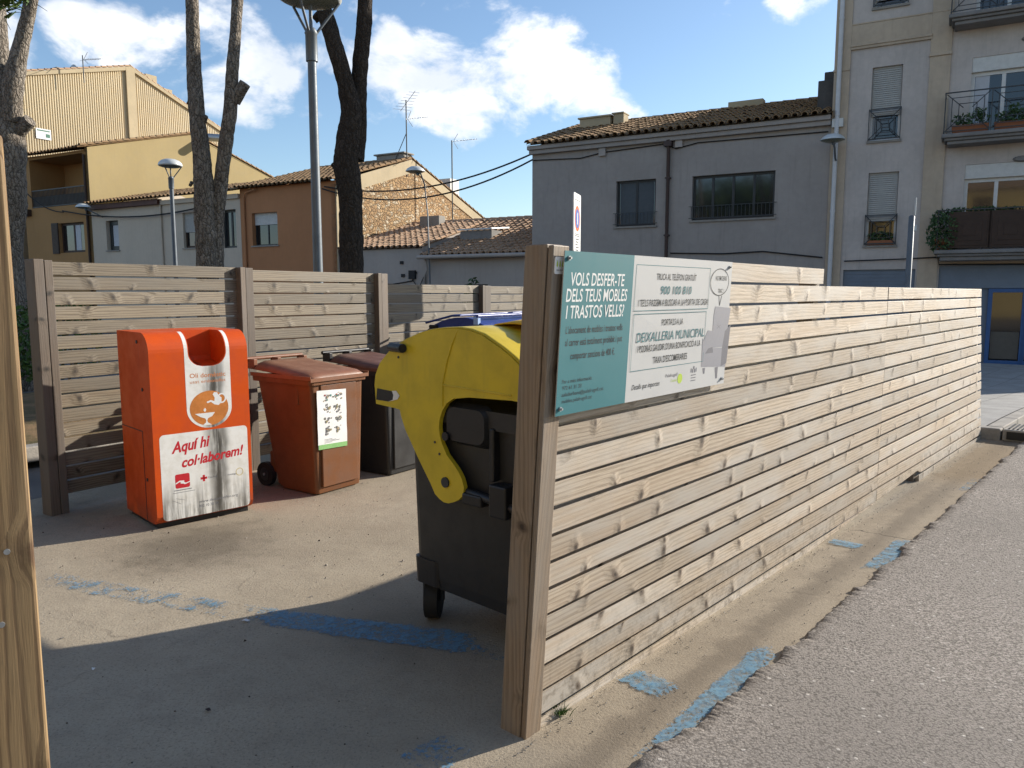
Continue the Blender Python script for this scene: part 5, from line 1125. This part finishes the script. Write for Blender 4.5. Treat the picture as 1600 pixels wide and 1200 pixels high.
ds = thing('satellite_dish', 'round satellite dish beside the chimney of the sheet clad building', 'dish', tuple(p0), SROT)
mb = MB(); mb.lathe([(.0,.10),(.25,.07),(.45,0),(.44,-.015),(.24,.05),(.0,.08)], (0,0,0), 24); 
mb.v = [(x, -.12-z*1.0, y+.02) for x, y, z in mb.v]; mb.build('reflector', M['lamp_top'], ds)
mb = MB(); mb.tube([(0,0,-.6),(0,-.08,0)], .03, 8); mb.tube([(0,-.15,-.35),(0,-.6,.0)], .015, 6); mb.build('arm', M['steel'], ds)
def cable(label, a, b, sag, r=.022, n=24):
    a, b = Vector(a), Vector(b); mb = MB(); o = a
    mb.tube([a+(b-a)*k/n-Vector((0,0,sag*4*(k/n)*(1-k/n)))-o for k in range(n+1)], r, 6)
    return tag(mb.build('overhead_cable', M['cable'], None, tuple(o)), label, 'cable')
uA = facade_point(510, 292); uB = facade_point(832, 241)
cable('upper twisted black cable spanning from the terracotta house to the grey house', F(uA[0], -.12, uA[1]), F(-11.3, -.06, facade_point(834, 240)[1]), .62, .03)
cable('lower twisted black cable spanning from the terracotta house to the grey house', F(uA[0]-.1, -.15, uA[1]-.08), F(-11.3, -.09, facade_point(834, 250)[1]), .85, .03)
a1, a2, a3 = facade_point(40, 291), facade_point(150, 335), facade_point(342, 318)
cable('black cable looping down from the loggia of the ochre house', F(a1[0], -.3, a1[1]), F(facade_point(105,332)[0], -.2, facade_point(105,332)[1]), .35, .03)
cable('black cable sagging across the front of the white house', F(facade_point(105,330)[0], -.25, facade_point(105,330)[1]), F(a3[0], -.15, a3[1]), .45, .035)

# ------------------------------------------------------------------ street lamps
def street_lamp(label, base, H, dome=.31, tilt=0.0, r0=.062):
    t = thing('street_lamp', label, 'lamp', base, 0, 'street lamps'); s = dome/.31
    mb = MB(); mb.lathe([(r0*1.25,0),(r0*1.2,.9),(r0,1.0),(r0*.85,H-.62*s),(r0*.85,H-.55*s)], (0,0,0), 20); mb.build('pole', M['lamp_grey'], t)
    mb = MB(); mb.lathe([(r0*1.15,H-.62*s),(r0*1.15,H-.36*s),(r0*1.3,H-.35*s),(r0*.8,H-.30*s)], (0,0,0), 20); mb.build('collar', M['lamp_grey'], t)
    for k in range(3):
        a = R(20+120*k); mb = MB(); mb.tube([(.04*s*math.cos(a), .04*s*math.sin(a), H-.36*s), (.285*s*math.cos(a), .285*s*math.sin(a), H-.03*s)], .014*s, 8); mb.build('strut', M['lamp_grey'], t)
    mb = MB(); mb.tube([(0,0,H-.36*s),(0,0,H-.03*s)], .018*s, 8); mb.build('stem', M['lamp_grey'], t)
    mb = MB(); mb.lathe([(dome*.9,H-.035*s),(dome,H-.02*s),(dome*1.0,H+.005*s),(dome*.93,H+.06*s),(dome*.75,H+.115*s),(dome*.45,H+.15*s),(0.001,H+.165*s)], (0,0,0), 36, cap=False); mb.build('hood', M['lamp_top'], t)
    mb = MB(); mb.lathe([(.001,H-.075*s),(dome*.4,H-.07*s),(dome*.7,H-.055*s),(dome*.905,H-.033*s)], (0,0,0), 36, cap=False); mb.build('diffuser', M['lamp_glass'], t)
    return t
q = at(484, 30, 8.2); b_ = (q.x, 8.2, 0); street_lamp('tall grey street lamp reaching out of the top of the photo beside the dark pine', (at(497,420,8.2).x, 8.2, 0), at(484, -5, 8.2).z,   .315, r0=.052)
q = at(266, 258, 21.3); street_lamp('domed street lamp standing in front of the ochre gable and white house', (q.x, 21.3, gz(q.x, 21.3)), q.z-gz(q.x, 21.3), .31)
def wall_lamp(label, head, side, stem, s=1.0, pole=None):
    head = Vector(head); t = thing('street_lamp', label, 'lamp', tuple(head), SROT, 'street lamps')
    mb = MB(); mb.lathe([(.36*s,0),(.35*s,.03*s),(.30*s,.10*s),(.18*s,.17*s),(.001,.19*s)], (0,0,0), 28, cap=False); mb.build('hood', M['lamp_top'], t)
    mb = MB(); mb.lathe([(.001,-.07*s),(.2*s,-.06*s),(.34*s,.0)], (0,0,0), 28, cap=False); mb.build('diffuser', M['lamp_glass'], t)
    mb = MB(); mb.tube([(0,0,.02)]+stem, .028, 8); mb.build('arm' if pole is None else 'pole', M['lamp_grey'], t)
    mb = MB(); e = stem[0]; mb.tube([(e[0]*.3,0,-.02),(e[0]*.6, e[1]*.3,-.13*s)], .06*s, 10); mb.build('gear_box', M['lamp_grey'], t)
    return t
hp = facade_point(1301, 219, -.65); wall_lamp('domed lamp on a bracket beside the pale downpipe of the apartment block', F(hp[0], -.65, hp[1]), 1, [(.05,.1,-.2),(.05,.3,-.45),(.05,.6,-.50)], .9)
hp = facade_point(130, 324, -.8); wall_lamp('small domed lamp on the corner of the ochre house beside the white wall', F(hp[0], -.8, hp[1]), 1, [(.3,.1,-.15),(.5,.7,-.45)], 1.0)
hp = facade_point(649, 268, -.9); pp = facade_point(663, 285, -.5); wall_lamp('domed lamp on a thin bent pole rising from the low house gutter', F(hp[0], -.9, hp[1]), 1, [(.2,.05,-.08),(pp[0]-hp[0],.4,-.40),(pp[0]-hp[0]+.02,.55,-1.4),(pp[0]-hp[0]+.06,.62,-4.6)], 1.0, pole=1)
q = at(1418, 450, 14.0); sp_ = thing('steel_pole', 'slim grey steel pole with a thin rod top in front of the apartment block', 'pole', (q.x, 14.0, gz(q.x, 14.0)))
g_ = gz(q.x, 14.0); mb = MB(); mb.lathe([(.05,0),(.05,2.95-g_),(.03,2.97-g_)], (0,0,0), 14); mb.build('pole', M['lamp_grey'], sp_)
mb = MB(); mb.lathe([(.018,2.97-g_),(.018,3.28-g_)], (.05,0,0), 8); mb.box(.03,.09,-.02,.02,2.7-g_,2.8-g_); mb.build('rod', M['steel'], sp_)

# ------------------------------------------------------------------ pines: bare pruned trunks, crowns above the picture
def bark(name, a, b_, c_):
    m, t, b = new_mat(name); p = objco(t); q = t.vmath('MULTIPLY', t.vmath('ADD', p, t.vmath('MULTIPLY', t.noise(p, 6.0, 4.0, .6, out=1), (.14,.14,.14))), (1, 1, .34))
    v = t.add('ShaderNodeTexVoronoi', feature='DISTANCE_TO_EDGE', ins={'Vector': q, 'Scale': 17.0}); v1 = t.add('ShaderNodeTexVoronoi', feature='F1', ins={'Vector': q, 'Scale': 17.0}); n = t.noise(p, 34.0, 6.0, .7); n2 = t.noise(p, 3.0, 4.0, .6)
    cc = t.mix(t.sep(v1.outputs['Color'])[0], c3(a), c3(b_)); cc = t.mix(t.mapr(n, .4, .68, 0, .8), cc, c3(c_)); cc = t.mix(t.mapr(n2, .45, .65, 0, .35), cc, c3(a)); cc = t.mix(t.math('MULTIPLY', t.mapr(v.outputs['Distance'], .12, .01, 0, .7), t.mapr(t.noise(p, 9.0, 4.0, .6), .25, .5)), cc, c3((.03,.025,.02)))
    h = t.math('ADD', t.mapr(v.outputs['Distance'], .0, .3, 0, .022), t.math('MULTIPLY', n, .034)); setb(t, b, color=cc, rough=.95, spec=.08, normal=t.bump(h, 1.0, 1.0)); return m
M['bark_pale'] = bark('pale_grey_bark', (.36,.32,.27), (.26,.22,.18), (.15,.125,.10)); M['bark_mid'] = bark('grey_brown_bark', (.36,.315,.26), (.25,.21,.17), (.11,.092,.075)); M['bark_dark'] = bark('dark_bark', (.085,.07,.058), (.06,.05,.042), (.035,.03,.027))
M['cut_wood'] = plain('cut_wood', (.30,.22,.14), .85, .1)
def trunk(mb, pts, seed, n=26, sub=10, amp=.10):
    P_ = [Vector(p[0]) for p in pts]; Rr = [p[1] for p in pts]; out = []; rad = []
    for i in range(len(P_)-1):
        p0, p1, p2, p3 = P_[max(i-1,0)], P_[i], P_[i+1], P_[min(i+2,len(P_)-1)]
        for k in range(sub):
            t = k/sub; out.append(.5*((2*p1)+(p2-p0)*t+(2*p0-5*p1+4*p2-p3)*t*t+(3*p1-p0-3*p2+p3)*t**3)); rad.append(Rr[i]*(1-t)+Rr[i+1]*t)
    out.append(P_[-1]); rad.append(Rr[-1]); rings = []
    for i, (p, r) in enumerate(zip(out, rad)):
        tv = (out[min(i+1,len(out)-1)]-out[max(i-1,0)]).normalized(); a = tv.cross(Vector((0,1,.02))).normalized(); b = tv.cross(a); ring = []
        for k in range(n):
            x = 2*math.pi*k/n; d = a*math.cos(x)+b*math.sin(x); q = p+d*r; nz = noise.noise(q*2.2+Vector((seed,0,0)))*.9+noise.noise(q*7+Vector((0,seed,0)))*.8+noise.noise(q*19)*.55; ring.append(p+d*(r*(1+amp*nz)))
        rings.append(ring)
    mb.loft(rings, True)
def needles(mb, c, rx, rz, nclump, rng, size=.16):
    for _ in range(nclump):
        while True:
            v = Vector((rng.uniform(-1,1), rng.uniform(-1,1), rng.uniform(-1,1)))
            if .25 < v.length < 1: break
        p = Vector(c)+Vector((v.x*rx, v.y*rx, v.z*rz)); r_ = rng.random()
        for _k in range(13):
            d = Vector((rng.gauss(0,1), rng.gauss(0,1), rng.gauss(.5,.8))).normalized(); s = d.cross(Vector((rng.random(), rng.random(), 1))).normalized()*size*.13; L = size*rng.uniform(.8,1.5); q = p+Vector((rng.gauss(0,.05), rng.gauss(0,.05), rng.gauss(0,.05)))
            mb.face([q-s, q+s, q+d*L+s*.4, q+d*L-s*.4], r_)
def leaf_mat(name, a, b_):
    m, t, b = new_mat(name); cc = t.mix(rnd(t), c3(a), c3(b_)); setb(t, b, color=cc, rough=.6, spec=.25); return m
M['needles'] = leaf_mat('pine_needles', (.045,.085,.02), (.085,.12,.03)); M['leaves'] = leaf_mat('hedge_leaves', (.035,.085,.015), (.08,.14,.03)); M['leaves_dark'] = leaf_mat('pot_plant_leaves', (.03,.065,.025), (.06,.11,.04))
def pine(label, Y, stems, bm, crowns, stubs=(), seed=1, extra=()):
    base = at(stems[0][0][0], stems[0][0][1], Y); t = thing('pine_tree', label, 'tree', (base.x, Y, gz(base.x, Y)), 0, 'pruned pine trees'); org = Vector(t.location); rng = random.Random(seed)
    mb = MB()
    for k, st in enumerate(stems):
        pts = []
        for i, (px, py, r, dy) in enumerate(st): q = at(px, py, Y+dy); pts.append((q-org, r))
        if k == 0: pts.insert(0, (Vector((pts[0][0].x*.6, pts[0][0].y, -.15)), st[0][2]*1.18))
        d = (pts[-1][0]-pts[-2][0]).normalized(); pts.append((pts[-1][0]+d*1.6+Vector((0,0,.3)), pts[-1][1]*.8)); pts.append((pts[-1][0]+d*1.5+Vector((rng.uniform(-.4,.4),0,.8)), pts[-1][1]*.7))
        trunk(mb, pts, seed*10+k)
    tr = mb.build('trunk', M[bm], t)
    for (p0, p1, r) in stubs:
        a = at(p0[0], p0[1], Y)-org; b = at(p1[0], p1[1], Y-.05)-org; mb = MB(); trunk(mb, [(a, r*1.15), ((a+b)/2, r), (b, r*.95)], seed+5, 16, 5, .06); mb.build('cut_branch', M[bm], tr)
    mb = MB()
    for (x, z, rx, rz, n_) in crowns: needles(mb, (x, rng.uniform(-.8,.8), z), rx, rz, n_, rng, .2)
    for (px, py, Yc, rx, rz, n_) in extra: needles(mb, at(px, py, Yc)-org, rx, rz, n_, rng, .13)
    mb.build('crown', M['needles'], t, recalc=False)
pine('thick pale barked pine trunk at the left edge behind the fence corner', 14.5,
     [[(9,400,0.282,0),(14,330,0.275,0),(16,270,0.261,0),(14,215,0.261,0),(9,160,0.234,.0),(-3,80,0.179,.1),(-9,0,0.165,.2)], [(19,190,0.165,-.06),(21,130,0.172,-.1),(33,70,0.131,-.1),(49,0,0.110,-.15)], [(13,420,0.289,.25),(-1,330,0.234,.3),(-9,220,0.234,.35),(-15,120,0.206,.4),(-23,0,0.179,.4)]],
     'bark_pale', [(-.3,11.5,2.2,.9,60),(1.2,12.2,1.8,.8,45),(-1.6,12.4,1.8,.8,40)], [((28,205),(47,188),.12),((22,285),(12,262),.08)], 3, [(-4,-24,9.6,.34,.20,18),(-24,-14,9.5,.40,.28,14)])
pine('twin stemmed grey pine trunk with a sawn side branch right of the domed lamp', 14.0,
     [[(324,430,0.180,0),(321,360,0.180,0),(319,300,0.171,0),(314,240,0.149,0),(308,180,0.140,0),(303,110,0.122,.1),(301,40,0.113,.1),(300,0,0.108,.1)], [(338,430,0.144,.15),(339,340,0.131,.15),(345,285,0.126,.1),(353,225,0.122,.05),(360,170,0.117,0),(363,110,0.104,.0),(368,50,0.099,.1),(371,0,0.095,.2)]],
     'bark_mid', [(-.6,9.8,1.6,.9,55),(1.1,10.4,1.5,.8,50)], [((366,158),(383,130),.10),((304,165),(293,158),.05),((318,190),(321,181),.05),((300,285),(297,290),.03)], 5)
pine('dark forked pine trunk standing right of the tall lamp', 12.0,
     [[(549,425,0.184,0),(548,360,0.180,0),(546,300,0.184,0),(541,255,0.189,0),(545,215,0.180,0),(549,175,0.158,0),(541,135,0.131,-.05),(527,85,0.122,-.1),(514,40,0.117,-.1),(503,0,0.108,-.1)], [(556,250,0.126,.05),(561,200,0.117,.08),(561,150,0.117,.1),(563,100,0.117,.1),(568,50,0.113,.1),(571,0,0.108,.1)]],
     'bark_dark', [(-1.3,9.5,1.6,.9,55),(.8,9.9,1.6,.8,55)], [((525,262),(520,256),.04),((500,30),(492,22),.07)], 8)

def far_pine(label, x, y, h, rad, seed):
    t = thing('pine_tree', label, 'tree', (x, y, gz(x, y)), 0, 'pruned pine trees'); rg = random.Random(seed)
    mb = MB(); trunk(mb, [((0,0,-.2),.26), ((.1,.1,h*.4),.2), ((-.1,.2,h*.7),.15), ((.1,.1,h*.95),.08)], seed); tr = mb.build('trunk', M['bark_mid'], t)
    mb = MB()
    for k in range(6): a = k*1.05; mb.tube([(0,.1,h*.62+k*.2), (rad*.75*math.cos(a), rad*.75*math.sin(a), h*.8+.15*k)], [.08,.03], 8)
    mb.build('limbs', M['bark_mid'], tr)
    mb = MB()
    for k in range(9): a = k*2.4; needles(mb, (rad*.55*math.cos(a), rad*.55*math.sin(a), h*.85+rg.uniform(-.8,.8)), rad*.55, 1.0, 75, rg, .34)
    mb.build('crown', M['needles'], t, recalc=False)
far_pine('full crowned pine standing left of the camera, mirrored in the grey house windows', -14.5, .5, 9.5, 3.8, 31)
far_pine('wide pine behind the camera, mirrored in the grey house windows', -8.5, -4.5, 10.5, 3.6, 32)

# ------------------------------------------------------------------ hedge, tuft, shrub, balcony plants
def leafy(mb, c, rx, ry, rz, n, rng, size):
    for _ in range(n):
        v = Vector((rng.uniform(-1,1), rng.uniform(-1,1), rng.uniform(-1,1))); 
        if v.length > 1.0+.12*rng.random(): v = v.normalized()*rng.uniform(.75,1.05)
        p = Vector(c)+Vector((v.x*rx, v.y*ry, v.z*rz)); a = Vector((rng.gauss(0,1), rng.gauss(0,1), rng.gauss(0,1))).normalized(); b = a.cross(Vector((rng.gauss(0,1), rng.gauss(0,1), rng.gauss(0,1)))).normalized(); s = size*rng.uniform(.6,1.3)
        mb.face([p-a*s, p+b*s*.5, p+a*s, p-b*s*.5], rng.random())
rng = random.Random(11)
hq = gnd(42, 606); hd = thing('hedge', 'dark green clipped hedge seen in the gap beside the back fence corner', 'hedge', (hq.x, hq.y, gz(hq.x, hq.y)), BROT)
mb = MB()
for k in range(6): leafy(mb, (-4.4+k*1.05, .5, .82), .8, .55, .82, 1100, rng, .055)
mb.build('foliage', M['leaves'], hd, recalc=False)
mb = MB()
for k in range(11): mb.tube([(-4.6+k*.55, .5, -.05), (-4.5+k*.55, .45, .5), (-4.6+k*.55, .5, 1.2)], .022, 6)
mb.build('stems', M['bark_mid'], hd)
tq = gnd(876, 1118); tf = MB()
for k in range(46):
    a = rng.uniform(0, 6.28); r_ = abs(rng.gauss(0, .016)); L = rng.uniform(.025, .06); p = Vector((r_*math.cos(a), r_*math.sin(a), 0)); d = Vector((math.cos(a)*.5+rng.gauss(0,.2), math.sin(a)*.5+rng.gauss(0,.2), 1)).normalized(); s = d.cross(Vector((rng.random(), 1, 0))).normalized()*.0018
    tf.face([p-s, p+s, p+d*L*.6+s*.7, p+d*L+Vector((d.x,d.y,0))*.02, p+d*L*.6-s*.7], rng.random())
tag(tf.build('grass_tuft', M['leaves'], None, tuple(tq+Vector((0,0,.003))), recalc=False), 'tiny tuft of green grass at the foot of the front fence post', 'grass')
tq = Vector(ppt(.02, .55, 0)); tf = MB()
for k in range(60):
    p = Vector((rng.gauss(0,.10), rng.gauss(0,.05), 0)); d = Vector((rng.gauss(0,.5), rng.gauss(0,.5), 1)).normalized(); L = rng.uniform(.04,.10); s = d.cross(Vector((1,.3,0))).normalized()*.006; tf.face([p-s, p+s, p+d*L], rng.random())
tag(tf.build('weeds', M['leaves'], None, tuple(tq+Vector((0,0,.12))), recalc=False), 'low green weeds on the pavement kerb at the far fence end', 'weeds')
q = at(738, 452, 22.0); sh_ = thing('shrub', 'small dark shrub poking above the back fence before the low house', 'shrub', (q.x, 22.0, gz(q.x, 22)))
mb = MB(); leafy(mb, (0,0,1.65), .35, .35, .40, 160, rng, .07); leafy(mb, (.02,0,2.2), .16, .16, .18, 40, rng, .07); mb.build('foliage', M['leaves_dark'], sh_, recalc=False)
mb = MB(); mb.tube([(0,0,0),(.02,0,1.0),(0,0,2.0)], .03, 6); mb.build('stem', M['bark_mid'], sh_)
M['terracotta'] = plain('terracotta_pot', (.30,.12,.06), .8, .2)
lab = ['leafy window box at the left end of the upper iron balcony', 'leafy window box in the middle of the upper iron balcony', 'leafy window box at the cropped right side of the upper iron balcony']
for k in range(3):
    u = 1.42+k*.95; bx = thing('planter', lab[k], 'planter', tuple(F(u, -.62, 5.735)), SROT, 'window boxes on the upper balcony')
    mb = MB(); mb.hexa([(0,.02,0),(.8,.02,0),(.8,.2,0),(0,.2,0),(-.02,0,.2),(.82,0,.2),(.82,.22,.2),(-.02,.22,.2)]); mb.build('box', M['terracotta'], bx, bevel=.008)
    mb = MB(); leafy(mb, (.4,.1,.32), .45, .2, .17, 260, rng, .05); leafy(mb, (.6-.2*k,.1,.5), .15, .12, .14, 60, rng, .05); mb.build('plants', M['leaves_dark'], bx, recalc=False)
iv = thing('balcony_shrub', 'dense green shrub overflowing the left end of the lower balcony', 'plant', tuple(F(1.30, -.6, 2.735)), SROT)
mb = MB(); leafy(mb, (.08,.1,.48), .42, .42, .60, 1100, rng, .05); leafy(mb, (.75,.12,.98), .7, .22, .12, 500, rng, .045); leafy(mb, (2.2,.12,.99), 1.2, .2, .09, 500, rng, .045); mb.build('foliage', M['leaves_dark'], iv, recalc=False)
mb = MB(); mb.hexa([(-.1,.15,0),(.3,.15,0),(.3,.5,0),(-.1,.5,0),(-.14,.1,.3),(.34,.1,.3),(.34,.54,.3),(-.14,.54,.3)]); mb.build('pot', M['terracotta'], iv)
wp = thing('planter', 'terracotta window box on the sill of the lower shuttered window', 'planter', tuple(F(-.52, -.09, 2.935)), SROT)
mb = MB(); mb.box(0,.66,.0,.14,0,.13); mb.build('box', M['terracotta'], wp, bevel=.006)
mb = MB(); leafy(mb, (.33,.06,.24), .34, .10, .14, 260, rng, .04); mb.build('plants', M['leaves_dark'], wp, recalc=False)

mb = MB()
for k in range(1500):
    t_ = rng.uniform(-4, 3.2); n_2 = -rng.uniform(.2, 4.6); q = BP+BD*t_+BN*n_2; s_ = rng.uniform(.0015, .0055) if rng.random() < .93 else rng.uniform(.006, .011); a = rng.random()*6.28; z = gz(q.x, q.y)+.002
    if ((q.x-FP.x)*FI.x+(q.y-FP.y)*FI.y) < .15: continue
    mb.raw([(q.x+s_*math.cos(a), q.y+s_*math.sin(a), z), (q.x+s_*math.cos(a+2.1), q.y+s_*math.sin(a+2.1), z), (q.x+s_*math.cos(a+4.2), q.y+s_*math.sin(a+4.2), z), (q.x, q.y, z+s_*.9)], [(0,1,3),(1,2,3),(2,0,3)], rng.random(), 0 if rng.random() < .6 else 1)
tag(mb.build('grit', [M['kerb'], M['dark_wood']], None, recalc=False), 'loose grit and crumbs of bark on the enclosure floor', 'grit', kind='stuff')
# ------------------------------------------------------------------ litter on the slab
for (px, py, lb, mm, s) in ((384, 972, 'white scrap of paper on the concrete where the blue line enters the shade', 'white_panel', .022), (325, 1112, 'dark dry leaf lying on the shaded concrete in the foreground', 'dark_wood', .016), (147, 1048, 'pale paper scrap at the edge of the fence shadow', 'white_panel', .012)):
    q = gnd(px, py); mb = MB(); mb.face([(-s,-s*.3,.004),(s*.2,-s*.5,.008),(s,.1*s,.003),(s*.3,s*.5,.007),(-s*.6,s*.4,.004)]); mb.face([(-s*.6,s*.4,.004),(s*.3,s*.5,.007),(s*.1,s*.8,.012)])
    tag(mb.build('litter', M[mm], None, (q.x, q.y, .005), rng.random()*3, recalc=False), lb, 'litter')
mb = MB()
for k in range(900):
    u = rng.uniform(-.3, 7.5); v = -abs(rng.gauss(.02, .035)) if rng.random() < .35 else -rng.uniform(0, .55); q = FP+FD*u+FI*v; s = rng.uniform(.0015, .005); z = gz(q.x, q.y)+.003
    a = rng.random()*6.28; mb.raw([(q.x+s*math.cos(a), q.y+s*math.sin(a), z), (q.x+s*math.cos(a+2.1), q.y+s*math.sin(a+2.1), z), (q.x+s*math.cos(a+4.2), q.y+s*math.sin(a+4.2), z), (q.x, q.y, z+s*1.2)], [(0,1,3),(1,2,3),(2,0,3)], rng.random())
tag(mb.build('gravel', M['kerb'], None, recalc=False), 'loose grit scattered along the concrete strip by the fence', 'gravel', kind='stuff')
